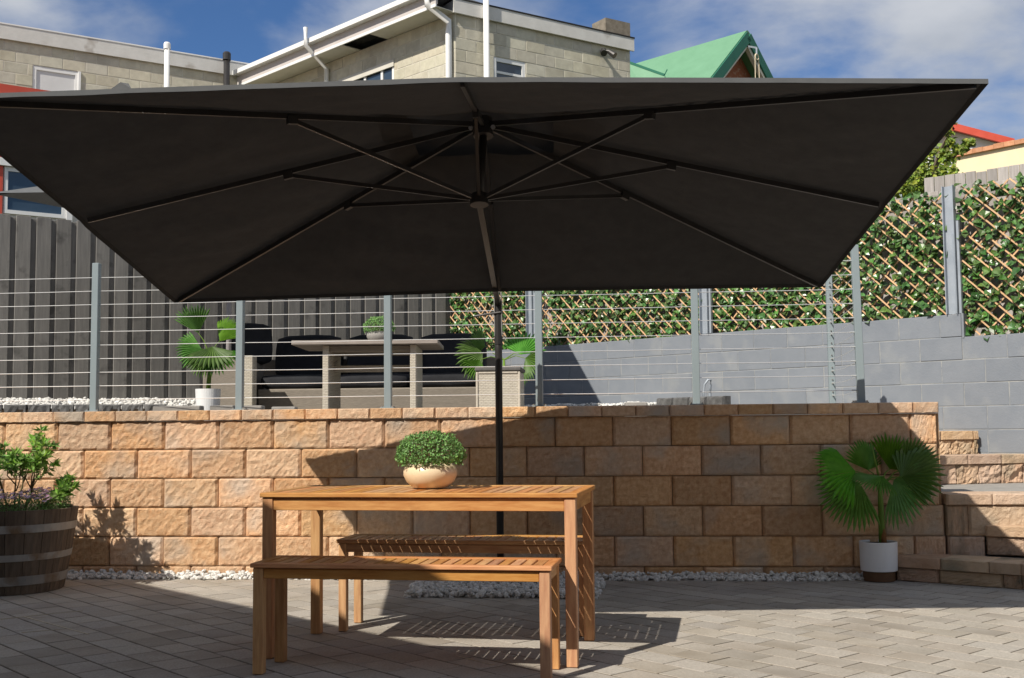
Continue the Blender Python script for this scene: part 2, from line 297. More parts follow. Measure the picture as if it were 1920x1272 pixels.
# corner of the two
det = E1.x*(-E2.y) - (-E2.x)*E1.y; dv = GW0-FN0
tF = (dv.x*(-E2.y) - (-E2.x)*dv.y)/det; CORN = FN0+E1*tF
TZ = 1.07
tp = MB(); far = FN0-E1*6
gr_end = GW0-E2*0.02
tp.prism([(-14, 8.19), (2.05, 8.19), (2.12, 8.9), (2.3, 9.55), (2.42, 10.2), tuple((GW0+E2*0.6+Vector((.03,.03,0)))[:2]), tuple((CORN+E1*0.1)[:2]), tuple(FN0[:2]), tuple(far[:2])], -0.05, TZ)
tag(tp.build('terrace', M['terrace']), kind='structure')
hb = MB(); hb.prism([tuple((far+Vector((-.05, .06, 0)))[:2]), tuple((CORN+Vector((0, .25, 0)))[:2]), tuple((GW0-E2*6+Vector((.2, .25, 0)))[:2]), (120, 5), (120, 200), (-120, 200), (-120, 8)], -0.05, 1.30)
tag(hb.build('hillside', M['grass']), kind='structure')

# ------------------------------------------------------------------ sandstone retaining wall
def split_mesh(wd, ht, dp, seed, rough=0.008, nx=20, ny=10, ch=0.011):
    v, f = [], []; us = [0]+[0.045+0.91*i/(nx-2) for i in range(nx-1)]+[1]; vsn = [0]+[0.06+0.88*i/(ny-2) for i in range(ny-1)]+[1]
    off = Vector((seed*13.7, seed*5.1, seed*9.3))
    for j, b in enumerate(vsn):
        for i, a in enumerate(us):
            x, z = (a-0.5)*wd, (b-0.5)*ht
            if i in (0, nx) : y = ch*1.6
            elif j in (0, ny): y = ch*0.7
            else:
                q = Vector((x, z, 0))
                y = -rough*(0.7*noise.noise(q*9+off)+0.9*noise.noise(q*30+off)+0.8*abs(noise.noise(q*70+off)))
            if 0 < i < nx: x += 0.004*noise.noise(Vector((x*40, z*40, 1))+off)
            v.append((x, y, z))
    k = nx+1
    for j in range(ny):
        for i in range(nx): f.append((j*k+i, j*k+i+1, (j+1)*k+i+1, (j+1)*k+i))
    n0 = len(v); cs = ((-wd/2, -ht/2), (wd/2, -ht/2), (wd/2, ht/2), (-wd/2, ht/2))
    v += [(a, dp, b) for a, b in cs]; idx = (0, nx, ny*k+nx, ny*k)
    bot = list(range(nx+1)); top = [ny*k+i for i in range(nx+1)]; lef = [j*k for j in range(ny+1)]; rig = [j*k+nx for j in range(ny+1)]
    f.append(tuple(bot[::-1])+(n0, n0+1)); f.append(tuple(top)+(n0+2, n0+3)); f.append(tuple(lef)+(n0+3, n0)); f.append(tuple(rig[::-1])+(n0+1, n0+2)); f.append((n0+3, n0+2, n0+1, n0))
    return v, f
WY = 8.01; BW, BH = 0.4022, 0.2064; WX0 = -4.4800; ZT = 1.1083; WEND = 2.128
SPL = []
for s in range(9):
    v, f = split_mesh(BW-0.004, BH-0.005, 0.17, s+1); SPL.append(mesh('split_block', v, f, M['sandstone']))
CAPW = 0.232
CAPM = []
for s in range(6):
    v, f = split_mesh(CAPW-0.002, 0.072, 0.26, s+21, 0.006, 10, 4, 0.006); CAPM.append(mesh('cap_stone', v, f, M['sandstone']))
wall = thing('retaining_wall', 'long orange sandstone block retaining wall behind the picnic table', 'wall', (-1.2, WY+0.1, 0))
wo = wall.location
def wadd(name, me, x, y, z, sx=1.0, rz=0.0, par=None, sz=1.0):
    p = par or wall
    return obj(name, me, None, p, (x-p.location.x, y-p.location.y, z-p.location.z), (0, 0, rz), (sx, 1, sz))
for r in range(6):
    off = 0 if r % 2 == 0 else 0.5*BW
    zc_ = ZT-(r+0.5)*BH; i = -4
    end = WEND if r < 3 else 2.16
    while True:
        a = WX0+i*BW+off; b = a+BW; i += 1
        if a > end-0.05: break
        b2 = min(b, end)
        wadd('block', random.choice(SPL), (a+b2)/2, WY+random.gauss(0, 0.0022), zc_, (b2-a)/BW, random.gauss(0, 0.003))
x = -6.2
while x < WEND-0.05:
    b2 = min(x+CAPW, WEND+0.012)
    wadd('cap_stone', random.choice(CAPM), (x+b2)/2, WY-0.022+random.gauss(0, 0.002), ZT+0.0375, (b2-x)/CAPW, random.gauss(0, 0.006)); x += CAPW+0.0015
core = MB(); core.box((0, 0.105, 0.5195), (8.3, 0.13, 1.175)); core.build('core', M['mortar'], wall, (-2.0-wo.x, WY-wo.y, 0))
CAPZ = ZT+0.0735

# ------------------------------------------------------------------ stone steps at the right end of the wall
steps = thing('stone_steps', 'curved sandstone steps climbing beside the retaining wall', 'steps', (2.9, 7.9, 0))
STM = []; STC = []
for s in range(6):
    v, f = split_mesh(BW-0.004, BH-0.005, 0.14, s+41); STM.append(mesh('step_block', v, f, M['stepstone']))
    v, f = split_mesh(0.30-0.002, 0.072, 0.30, s+51, 0.006, 8, 4, 0.006); STC.append(mesh('step_cap', v, f, M['stepstone']))
STR = []
for s in range(5):
    v, f = split_mesh(0.20-0.003, 0.136, 0.14, s+61, 0.022, 12, 8, 0.008); STR.append(mesh('rough_block', v, f, M['stepstone']))
def riser(pts, z0, z1, meshes, bw, cap=True, capw=0.30, capn='cap_stone', off=0.0, hh=BH, caph=0.072):
    """blocks along a polyline, with cap stones on top"""
    for k in range(len(pts)-1):
        a, b = Vector((*pts[k], 0)), Vector((*pts[k+1], 0)); d = b-a; ln = d.length; d.normalize(); ang = math.atan2(d.y, d.x)
        s = -off
        while s < ln-0.02:
            s0, s1 = max(s, 0), min(s+bw, ln)
            if s1-s0 > 0.03:
                c = a+d*(s0+s1)/2
                wadd('block', random.choice(meshes), c.x, c.y, (z0+z1)/2, (s1-s0)/bw, ang+random.gauss(0, 0.004), steps, (z1-z0)/hh)
            s += bw
        if cap:
            s = 0
            while s < ln-0.02:
                s1 = min(s+capw, ln); c = a+d*(s+s1)/2; nrm = Vector((d.y, -d.x, 0))*0.018
                wadd(capn, random.choice(STC), c.x+nrm.x, c.y+nrm.y, z1+0.002+caph/2, (s1-s)/capw, ang+random.gauss(0, 0.004), steps); s += capw+0.002
T1, T2, T3 = 0.162, 0.357, 0.5635
S1p = [(1.80, 7.925), (2.47, 7.50), (3.3, 7.12), (4.6, 6.9)]
S2p = [(2.41, 7.985), (3.2, 7.62), (4.6, 7.36)]
S3p = [(2.165, 8.0), (4.8, 8.0)]
riser(S1p, 0.0, T1-0.074, STM, BW, off=0.12)
riser([(2.17, 8.0), (2.41, 7.99)], 0.0765, 0.282, STM, BW, cap=False, off=0.16)
riser(S2p, T1, T2-0.074, STM, BW, off=0.16)
riser(S3p, 0.283, T3-0.074, STM, BW, off=0.26)
tr = MB()
tr.prism([(1.82, 8.0)]+[(p[0]+0.06, p[1]+0.13) for p in S1p[0:]]+[(4.6, 8.3), (2.0, 8.3)], 0.02, T1-0.012)
tr.build('tread', M['greypaver'], steps, -steps.location)
tr = MB(); tr.prism([(p[0]+0.05, p[1]+0.13) for p in S2p]+[(4.6, 8.2), (2.45, 8.2)], T1, T2-0.012)
tr.build('tread', M['greypaver'], steps, -steps.location)
# rear flight towards the grey wall
a4, b4 = at(1752, 907, 9.05), at(1990, 901, 9.3); a4.z = b4.z = 0
d4 = (b4-a4).normalized()
T4 = 0.78; T5 = 0.97
tr = MB(); tr.prism([(2.15, 8.13), (4.8, 8.13), (4.8, 9.9), (2.15, 9.9)], 0.0, T3-0.012); tr.build('tread', M['greypaver'], steps, -steps.location)
riser([a4[:2], b4[:2]], T3-0.012, T4-0.074, STR, 0.20, hh=0.136)
n4 = Vector((-d4.y, d4.x, 0))
tr = MB(); tr.prism([tuple((a4+n4*.12)[:2]), tuple((b4+n4*.12)[:2]), tuple((b4+n4*.9)[:2]), tuple((a4+n4*.9)[:2])], T3-0.02, T4-0.012); tr.build('tread', M['greypaver'], steps, -steps.location)
a5 = a4+n4*0.36; e5 = onplane(1833, 840, a5, n4); 
riser([a5[:2], (e5.x, e5.y)], T4-0.012, T5-0.074, STR, 0.20, hh=0.136)
tr = MB(); q5 = Vector((e5.x, e5.y, 0)); tr.prism([tuple((a5+n4*.12)[:2]), tuple((q5+n4*.12)[:2]), tuple((q5+n4*.6)[:2]), tuple((a5+n4*.6)[:2])], T4-0.02, T5-0.012); tr.build('tread', M['greypaver'], steps, -steps.location)

# ------------------------------------------------------------------ generic block wall
def block_courses(parent, A, D, length, z_list, bw, bh, mat, name='block', gap=0.008, dp=0.08, openings=(), jit=0.0015, face_off=0.0, bev=0.004):
    """A start point (Vector, world), D unit direction (left to right seen from outside when outside = D x -Z); blocks' front on the line"""
    nrm = Vector((D.y, -D.x, 0)); ang = math.atan2(D.y, D.x)
    for r, z0 in z_list:
        s = -(0.5*bw if r % 2 else 0.0)
        while s < length-0.02:
            s0, s1 = max(s, 0), min(s+bw, length); s += bw
            segs = [(s0, s1)]
            for (o0, o1, oz0, oz1) in openings:
                if z0+bh*0.5 < oz0 or z0+bh*0.5 > oz1: continue
                ns = []
                for p, q in segs:
                    if q <= o0 or p >= o1: ns.append((p, q)); continue
                    if p < o0: ns.append((p, o0))
                    if q > o1: ns.append((o1, q))
                segs = ns
            for p, q in segs:
                if q-p < 0.035: continue
                c = A+D*((p+q)/2)-nrm*(dp/2-face_off+random.gauss(0, jit))
                lw = round((q-p)-gap, 3)
                box(name, (c.x-parent.location.x, c.y-parent.location.y, z0+bh/2-parent.location.z), (lw, dp, bh-gap), mat, parent, bev, (0, 0, ang))

# grey painted block wall
GT = 1.965; gh = 0.197
gw = thing('block_wall', 'grey painted concrete block wall below the ivy screens', 'wall', (GW0.x, GW0.y, 0.3))
DG = -E2    # from corner towards the right
LG = (GW0-CORN).length
STEPX = (onplane(1803, 610, GW0, Vector((DG.y, -DG.x, 0)))-CORN).dot(DG)
zl = [(k, GT-(k+1)*gh) for k in range(0, 5)]
block_courses(gw, CORN, DG, STEPX, zl[:1], 0.379, gh, M['greywall'], dp=0.12, gap=0.005)
block_courses(gw, CORN, DG, STEPX+2.6, zl[1:], 0.379, gh, M['greywall'], dp=0.12, gap=0.005)
s6 = STEPX-1.9
block_courses(gw, CORN+DG*s6, DG, 4.5, [(k, GT-(k+1)*gh) for k in range(5, 8)], 0.379, gh, M['greywall'], dp=0.12, gap=0.005)
cr = MB(); nG = Vector((DG.y, -DG.x, 0))
def slab(mb, A, D, s0, s1, z0, z1, t0, t1):
    n_ = Vector((D.y, -D.x, 0)); q = [A+D*s0-n_*t0, A+D*s1-n_*t0, A+D*s1-n_*t1, A+D*s0-n_*t1]
    mb.prism([tuple(p[:2]) for p in q], z0, z1)
slab(cr, CORN, DG, 0.0, STEPX-0.004, 0.32, GT-0.004, 0.004, 0.17)
slab(cr, CORN, DG, STEPX-0.003, STEPX+2.6, 0.32, GT-gh-0.004, 0.004, 0.17)
cr.build('mortar', M['greyjoint'], gw, -gw.location)
pe = MB(); slab(pe, CORN, DG, STEPX+0.001, STEPX+0.02, GT-gh-0.01, GT+0.002, -0.003, 0.20); pe.build('end_face', M['greywall'], gw, -gw.location)

# dark board fence
fen = thing('board_fence', 'tall charcoal stained timber board fence behind the upper terrace', 'fence', (FN0.x, FN0.y, 1.3))
nF = Vector((E1.y, -E1.x, 0)); aF = math.atan2(E1.y, E1.x)
def fpos(s, dpt, z): 
    p = FN0+E1*s-nF*dpt; return (p.x-fen.location.x, p.y-fen.location.y, z-fen.location.z)
def vboard(name, s, dpt, w_, th, z0, z1, mat, par, A=None):
    o = obj(name, cbox(round(z1-z0, 2), th, w_, 0.003, mat), None, par, fpos(s, dpt, (z0+z1)/2) if A is None else A)
    o.rotation_mode = 'XYZ'; o.matrix_local = Matrix.Translation(o.location) @ Matrix.Rotation(aF, 4, 'Z') @ Matrix.Rotation(R_(-90), 4, 'Y')
    return o
k = -14
while k*0.198 < tF+0.05:
    s = k*0.198+0.10
    if s < tF-0.02:
        vboard('front_board', s, -0.0125, 0.142+random.gauss(0, 0.002), 0.022, 1.34, 3.235+random.gauss(0, 0.004), M['darkboard'], fen)
        vboard('back_board', s+0.099, 0.012, 0.13, 0.022, 1.34, 3.225+random.gauss(0, 0.004), M['darkboard'], fen)
    k += 1
for z in (1.6, 2.3, 3.0):
    rl = MB(); p, q = FN0+E1*(-2.9)-nF*0.05, FN0+E1*(tF-0.05)-nF*0.05; rl.bar((p.x, p.y, z), (q.x, q.y, z), 0.04, 0.075); rl.build('rail', M['darkboard'], fen, -fen.location)

# raised pebble bed edging (split bluestone) and pebbles
BLU = []
for s in range(5):
    v, f = split_mesh(0.205, 0.19, 0.1, s+81, 0.02, 8, 5, 0.018); BLU.append(mesh('bluestone_block', v, f, M['bluestone']))
def edging(A, D, length, label, skip=None):
    t = thing('bed_edging', label, 'edging', (A.x, A.y, TZ+0.035)); ang = math.atan2(D.y, D.x); s = 0
    while s < length:
        c = A+D*(s+0.105); obj('bluestone_block', random.choice(BLU), None, t, (c.x-A.x, c.y-A.y, 0.098), (0, 0, ang+random.gauss(0, 0.03))); s += 0.213
    return t
bl0 = at(-40, 755, 10.85); bl1 = at(290, 752, 11.35)
bl0.z = bl1.z = 0; D_ = (bl1-bl0).normalized()
edging(bl0, D_, (bl1-bl0).length, 'row of dark split stone blocks edging the white pebbles below the dark fence')
br0 = onz(1240, 752, TZ+0.19); br0 = at(1230, 752, 10.9); br1 = at(1372, 752, 10.15); br0.z = br1.z = 0
edging(br0, (br1-br0).normalized(), (br1-br0).length-0.12, 'short row of speckled stone blocks at the foot of the grey wall')

def ico():
    bm = bmesh.new(); bmesh.ops.create_icosphere(bm, subdivisions=1, radius=1.0); bm.verts.ensure_lookup_table()
    v = [Vector(q.co) for q in bm.verts]; f = [tuple(q.index for q in p.verts) for p in bm.faces]; bm.free(); return v, f
IV, IF = ico()
def pebbles(name, label, region, n, hfun, r0, r1, parent=None, mat='pebble'):
    mb = MB(); k = 0; t = 0
    while k < n and t < n*20:
        t += 1; x, y = region()
        if x is None: continue
        z = hfun(x, y)
        if z is None: continue
        r = random.uniform(r0, r1); sx, sy, sz = r*random.uniform(0.8, 1.3), r*random.uniform(0.7, 1.1), r*random.uniform(0.5, 0.9)
        rm = Matrix.Rotation(random.uniform(0, 6.28), 3, 'Z') @ Matrix.Rotation(random.gauss(0, 0.4), 3, 'X') @ Matrix.Rotation(random.gauss(0, 0.4), 3, 'Y')
        vv = []
        for q in IV:
            q2 = rm @ Vector((q.x*sx, q.y*sy, q.z*sz))*random.uniform(0.82, 1.12); vv.append((x+q2.x, y+q2.y, z+q2.z))
        mb.add(vv, IF); k += 1
    return tag(mb.build(name, M[mat]), label, 'pebbles', kind='stuff')
def strip():
    return random.uniform(-6.0, 1.62), WY-0.005-abs(random.random()-random.random()*0.3)*0.165
def hstrip(x, y):
    e = (WY-y)/0.17; wob = 0.85+0.3*noise.noise(Vector((x*3, 0, 0)))
    if e > wob: return None
    return random.uniform(0.0, max(0.004, 0.045*(1-e*0.8)))
pebbles('white_pebbles', 'strip of white pebbles along the foot of the sandstone wall', strip, 3600, hstrip, 0.011, 0.022)
PB = [onz(760, 1121), onz(1118, 1124), onz(1135, 1096), onz(790, 1092)]
def inpoly(x, y, P):
    c = False; j = len(P)-1
    for i in range(len(P)):
        if (P[i].y > y) != (P[j].y > y) and x < (P[j].x-P[i].x)*(y-P[i].y)/(P[j].y-P[i].y)+P[i].x: c = not c
        j = i
    return c
bx0, bx1, by0, by1 = min(p.x for p in PB), max(p.x for p in PB), min(p.y for p in PB), max(p.y for p in PB)
def patch():
    x, y = random.uniform(bx0, bx1), random.uniform(by0, by1)
    return (x, y) if inpoly(x, y, PB) else (None, None)
pebbles('white_pebbles', 'patch of white pebbles around the foot of the umbrella pole', patch, 2600, lambda x, y: random.uniform(0.0, 0.045), 0.012, 0.023)
def bedL():
    s, t_ = random.uniform(-1.0, 2.6), random.random(); a = FN0+E1*s; b = bl0+D_*(s-0.2)
    p = a.lerp(b, t_*0.80); p -= Vector((0, 0, 0)); return p.x, p.y
def hbed(x, y):
    t_ = (Vector((x, y, 0))-FN0).dot(nF); return 1.37-0.11*min(1, max(0, t_/0.5))+random.uniform(-.02, .012)+0.012*noise.noise(Vector((x*5, y*5, 0)))
pebbles('white_pebbles', 'white pebbles in the raised bed below the charcoal fence', bedL, 3800, hbed, 0.014, 0.026)
s_px = lambda x: (onplane(x, 740, GW0, nG)-CORN).dot(DG)
def bedR():
    s, t_ = random.uniform(LG-5.0, s_px(1275)), random.uniform(0.02, 0.55); p = CORN+DG*s+nG*t_; return p.x, p.y
pebbles('white_pebbles', 'white pebbles in the raised bed below the grey block wall', bedR, 2300, lambda x, y: 1.245+random.uniform(-.02, .02)+0.02*noise.noise(Vector((x*4, y*4, 0))), 0.014, 0.026)
# soil fill of the two raised beds
bf = MB(); bf.prism([tuple((FN0-E1*1.2)[:2]), tuple((bl0-D_*1.0)[:2])[:2], tuple((bl1+D_*0.6)[:2]), tuple((FN0+E1*3.0)[:2])], TZ-0.02, 1.25); tag(bf.build('garden_bed', M['soil']), kind='structure')
bf = MB(); slab(bf, CORN, DG, LG-5.2, s_px(1290), TZ-0.02, 1.235, -0.62, -0.002); tag(bf.build('garden_bed', M['soil']), kind='structure')

# ================================================================== THINGS
# ------------------------------------------------------------------ cable fence on the wall
cf = thing('cable_fence', 'grey steel post and wire cable fence standing on top of the sandstone wall', 'fence', (-1.1, 8.12, CAPZ))
PX = [-6.05, -4.95, -3.851, -2.752, -1.659, -0.57, 0.53, 1.648]; FY = 8.115
bk = at(1561, 757, 9.42); bk.z = CAPZ
def fpost(x, y, lean=0.0, h=1.10, rz=0.0, sx=0.05):
    p = obj('post', cbox(h, 0.05, sx, 0.003, M['postgrey']), None, cf)
    p.matrix_local = Matrix.Translation((x+1.1, y-8.12, h/2)) @ Matrix.Rotation(rz, 4, 'Z') @ Matrix.Rotation(R_(-90)+lean, 4, 'Y')
    pl = obj('base_plate', cbox(0.10, 0.10, 0.008, 0.001, M['postgrey']), None, cf, (x+1.1, y-8.12, 0.0045))
    b = MB()
    for i in (-1, 1):
        for j in (-1, 1): b.lathe([(0.0085, 0), (0.0085, 0.009), (0.001, 0.010)], (i*0.038, j*0.038, 0.004), 6)
    b.build('bolts', M['chrome'], pl)
    return p
for x in PX: fpost(x, FY, -0.012 if x > 1.5 else random.gauss(0, 0.0015))
rp = fpost(bk.x, bk.y)
WZ = [1.2718+i*0.1003-CAPZ for i in range(10)]
for z in WZ:
    mb = MB(); pts = []
    for k in range(len(PX)-1):
        a, b = PX[k], PX[k+1]; sg = random.uniform(0.0005, 0.003); nseg = 4
        for i in range(nseg): t = i/nseg; pts.append((a+(b-a)*t+1.1, FY-8.12, z-4*sg*t*(1-t)))
    pts.append((PX[-1]+1.1, FY-8.12, z)); mb.tube(pts, 0.0026, 5); mb.build('wire', M['wire'], cf)
    mb = MB(); a = Vector((PX[-1]+1.1, FY-8.12, z)); b = Vector((bk.x+1.1, bk.y-8.12, z)); mid = a.lerp(b, 0.5)-Vector((0, 0, 0.012))
    mb.tube([a, mid, b], 0.0024, 5)
    mb.tube([a+Vector((-0.055, 0.0, 0)), a+Vector((-0.02, 0.012, 0))], 0.0055, 6); mb.tube([b+Vector((0, -0.09, 0)), b+Vector((0, -0.025, 0))], 0.0055, 6)
    mb.build('wire', M['wire'], cf)
    e = MB(); e.tube([(b.x, b.y-0.034, b.z), (b.x, b.y-0.022, b.z)], 0.008, 6); e.tube([(b.x, b.y-0.034, b.z+0.03), (b.x, b.y-0.024, b.z+0.03)], 0.006, 6); e.build('cable_end', M['chrome'], cf)

# ------------------------------------------------------------------ picnic table and benches
def slat_furniture(name, label, cat, loc, yaw, L_, D_, H_, top_t, apr_h, leg, pitch, group=None, brace=False):
    t = thing(name, label, cat, loc, yaw, group)      # origin = front left ground corner
    W_ = M['acacia']; fr = 0.045; ov = 0.010
    for y in (fr/2, D_-fr/2): plank('frame_board', (L_/2, y, H_-top_t/2), (L_, fr, top_t), 'x', W_, t, 0.003)
    for x in (fr/2, L_-fr/2): plank('frame_board', (x, D_/2, H_-top_t/2), (fr, D_-2*fr-0.001, top_t), 'y', W_, t, 0.003)
    n = round((L_-2*fr)/pitch); pt = (L_-2*fr)/n
    for i in range(n):
        plank('slat', (fr+(i+0.5)*pt, D_/2, H_-top_t/2-0.001), (pt-0.009, D_-2*fr-0.002, top_t-0.003), 'y', W_, t, 0.002)
    za = H_-top_t-0.004
    for y in (ov+leg*0.35, D_-ov-leg*0.35): plank('apron', (L_/2, y, za-apr_h/2), (L_-2*ov-2*leg-0.002, 0.022, apr_h), 'x', W_, t, 0.002)
    for x in (ov+leg*0.35, L_-ov-leg*0.35): plank('apron', (x, D_/2, za-apr_h/2), (0.022, D_-2*ov-2*leg-0.002, apr_h), 'y', W_, t, 0.002)
    if brace: plank('cross_rail', (L_/2, D_/2, za-apr_h/2+0.004), (0.03, D_-2*ov-leg-0.04, apr_h*0.8), 'y', W_, t, 0.002)
    for x in (ov+leg/2, L_-ov-leg/2):
        for y in (ov+leg/2, D_-ov-leg/2): plank('leg', (x, y, (H_-top_t-0.001)/2), (leg, leg, H_-top_t-0.001), 'z', W_, t, 0.003)
    for x in (ov+leg*0.5+0.06, L_-ov-leg*0.5-0.06):   # corner blocks
        for y in (ov+leg*0.5+0.025, D_-ov-leg*0.5-0.025):
            pass
    return t
slat_furniture('picnic_table', 'slatted acacia wood outdoor table with a potted green plant on it', 'table', (-1.6592, 5.1764, 0.003), -0.091, 1.4714, 0.6965, 0.75, 0.021, 0.055, 0.050, 0.0505, brace=True)
slat_furniture('wooden_bench', 'slatted acacia bench nearest the camera, in front of the table', 'bench', (-1.5937, 4.8464, 0.003), -0.0751, 1.3064, 0.3182, 0.469, 0.019, 0.042, 0.045, 0.048, 'benches at the table')
slat_furniture('wooden_bench', 'slatted acacia bench behind the table, striped by slat shadows', 'bench', (-1.4755, 5.8755, 0.003), -0.0754, 1.3064, 0.3204, 0.469, 0.019, 0.042, 0.0415, 0.048, 'benches at the table')

# ------------------------------------------------------------------ foliage makers
def leaf_quads(mb, p, n, up, ln, wd, fold=0.25):
    """small pointed leaf: 4 triangles folded along the midrib"""
    n = n.normalized(); a = up-n*up.dot(n)
    if a.length < 1e-4: a = n.orthogonal()
    a.normalize(); b = n.cross(a)
    m1 = p+a*ln*0.5-n*wd*fold; tip = p+a*ln
    mb.add([p, p+a*ln*0.42+b*wd*0.5, tip, p+a*ln*0.42-b*wd*0.5, m1], [(0, 1, 4), (1, 2, 4), (2, 3, 4), (3, 0, 4)])
def rv():
    while True:
        v = Vector((random.uniform(-1, 1), random.uniform(-1, 1), random.uniform(-1, 1)))
        if 0.05 < v.length < 1: return v.normalized()
def bowl_plant(label, loc, s=1.0, nl=3600, bowlmat='cream', leafmat='ball', leaf=1.0):
    t = thing('bowl_plant', label, 'potted plant', loc)
    b = MB(); pr = [(0.062, 0.0), (0.085, 0.004), (0.115, 0.030), (0.1305, 0.062), (0.131, 0.082), (0.122, 0.104), (0.108, 0.116), (0.100, 0.116), (0.098, 0.100)]
    b.lathe([(r*s, z*s) for r, z in pr], n=36); b.add([(0.062*s*math.cos(k*math.pi/18), 0.062*s*math.sin(k*math.pi/18), 0.0) for k in range(36)], [tuple(range(36))[::-1]])
    b.build('bowl', M[bowlmat], t, smooth=True)
    so_ = MB(); so_.add([(0.099*s*math.cos(k*math.pi/12), 0.099*s*math.sin(k*math.pi/12), 0.102*s) for k in range(24)], [tuple(range(24))]); so_.build('soil', M['soil'], t)
    mb = MB()
    for k in range(nl):
        d = rv()
        if d.z < -0.45: continue
        lump = 1+0.10*noise.noise(d*3.2)+0.07*noise.noise(d*7.5)
        r = lump*random.uniform(0.72, 1.0)**0.5
        p = Vector((d.x*0.168*r, d.y*0.160*r, 0.155+d.z*(0.118 if d.z > 0 else 0.095)*r))*s
        leaf_quads(mb, p, (d+rv()*0.9), (rv()+Vector((0, 0, 0.5))+d*0.5), random.uniform(0.011, 0.019)*s*leaf, random.uniform(0.008, 0.013)*s*leaf)
    tag(mb.build('foliage', M[leafmat], t), kind='stuff')
    st = MB()
    for k in range(26):
        d = rv(); d.z = abs(d.z); st.tube([(d.x*0.03*s, d.y*0.03*s, 0.10*s), (d.x*0.13*s, d.y*0.13*s, (0.15+d.z*0.09)*s)], 0.0018*s, 4)
    st.build('stems', M['stem'], t)
    return t
bp_ = onz(804, 916.5, 0.753)
bowl_plant('round bright green plant in a cream bowl on the wooden table', (bp_.x, bp_.y+0.05, 0.7535), 1.0)

def fan_leaf(root, tip_dir, R, spread, npl, droop, mat, parent, tilt=0.0, pet=None):
    """pleated fan leaf: root point, unit direction of the middle finger, radius"""
    mb = MB(); a = tip_dir.normalized(); n = Vector((0, -1, 0.35))+rv()*0.45; n = (n-a*n.dot(a)).normalized(); b = n.cross(a)
    if tilt: rm = Matrix.Rotation(tilt, 3, a); n = rm @ n; b = rm @ b
    for k in range(npl):
        th = spread*((k+0.5)/npl-0.5)*2/2; dth = spread/npl/2
        rr = R*(0.80+0.22*math.cos(th*0.55))*random.uniform(0.92, 1.04)
        def pt(ang, r, h): 
            d = a*math.cos(ang)+b*math.sin(ang); q = root+d*r+n*h; q = q-Vector((0, 0, droop*R*(r/R)**2.4))-n*(0.10*R*(abs(ang)/1.6)**2*(r/R)); return q
        fold = 0.022*R/0.2*0.5
        rm_ = rr*0.70
        v = [root, pt(th-dth, rm_, 0), pt(th, rm_, fold), pt(th+dth, rm_, 0), pt(th-dth*0.6, rr*0.86, -0.004), pt(th, rr*0.86, fold*0.5), pt(th+dth*0.6, rr*0.86, -0.004), pt(th+random.gauss(0, dth*0.2), rr, -0.01)]
        mb.add(v, [(0, 1, 2), (0, 2, 3), (1, 4, 5, 2), (2, 5, 6, 3), (4, 7, 5), (5, 7, 6)])
    o = mb.build('leaf', mat, parent)
    if pet is not None:
        s_ = MB(); m_ = pet.lerp(root, 0.55)+Vector((0, 0, 0.03)); s_.tube([pet, m_, root], [0.006, 0.0045, 0.003], 6); s_.build('stalk', M['palmstem'], o)
    return o

# fan palm by the steps
pp = onz(1656.5, 1094); PYo = pp.y+0.118
pt_ = thing('potted_palm', 'fan palm in a round white pot at the foot of the stone steps', 'potted palm', (pp.x, PYo, 0.003))
b = MB(); b.lathe([(0.098, 0), (0.103, 0.003), (0.103, 0.062), (0.098, 0.065)], n=40, close=True); b.build('base', M['timber'], pt_, smooth=False)
b = MB(); b.lathe([(0.112, 0.0655), (0.1185, 0.070), (0.1225, 0.252), (0.1215, 0.257), (0.112, 0.257), (0.110, 0.252), (0.109, 0.225)], n=64); b.add([(0.112*math.cos(k*math.pi/24), 0.112*math.sin(k*math.pi/24), 0.0655) for k in range(48)], [tuple(range(48))[::-1]]); b.build('pot', M['whitepot'], pt_, smooth=False)
b = MB(); b.add([(0.111*math.cos(k*math.pi/12), 0.111*math.sin(k*math.pi/12), 0.243) for k in range(24)], [tuple(range(24))]); b.build('soil', M['soil'], pt_)
def lp(x, y, dy=0.0): q = ony(x, y, PYo+dy); return Vector((q.x-pp.x, q.y-PYo, q.z-0.003))
b = MB(); b.tube([lp(1655, 1030), lp(1653, 985), lp(1651, 940), lp(1649, 905)], [0.024, 0.021, 0.018, 0.011], 10); b.build('trunk', M['palmstem'], pt_, smooth=True)
b = MB(); b.tube([lp(1657, 1030, -0.012), lp(1657, 1005, -0.014), lp(1656, 982, -0.012)], [0.021, 0.018, 0.004], 9); b.build('husk', M['palmhusk'], pt_, smooth=True)
crown = lp(1650, 915)
for (rx, ry, dy, tx, ty, tdy, R, spr, dr, tl) in (
    (1604, 884, -0.10, 1530, 868, -0.22, 0.315, 2.5, 0.20, 0.5), (1612, 905, -0.02, 1560, 965, -0.05, 0.30, 2.4, 0.10, -0.3),
    (1628, 882, 0.03, 1622, 832, 0.06, 0.22, 2.5, 0.02, 0.2), (1690, 895, -0.10, 1745, 855, -0.16, 0.30, 2.9, 0.14, -0.3),
    (1676, 900, -0.04, 1725, 935, -0.22, 0.29, 2.6, 0.16, 0.4), (1668, 880, 0.06, 1690, 838, 0.08, 0.26, 2.2, 0.05, 0.0),
    (1655, 893, -0.12, 1610, 906, -0.34, 0.24, 2.0, 0.16, 0.9), (1700, 878, 0.0, 1755, 845, 0.0, 0.25, 2.4, 0.1, 0.3)):
    r0 = lp(rx, ry, dy); fan_leaf(r0, lp(tx, ty, tdy)-r0, R, spr, 20, dr, M['palmleaf'], pt_, tl, crown)
b = MB(); b.tube([lp(1650, 905), lp(1641, 865, -0.02), lp(1632, 824, -0.03)], [0.007, 0.006, 0.0015], 6); b.build('spear', M['palmstem'], pt_, smooth=True)

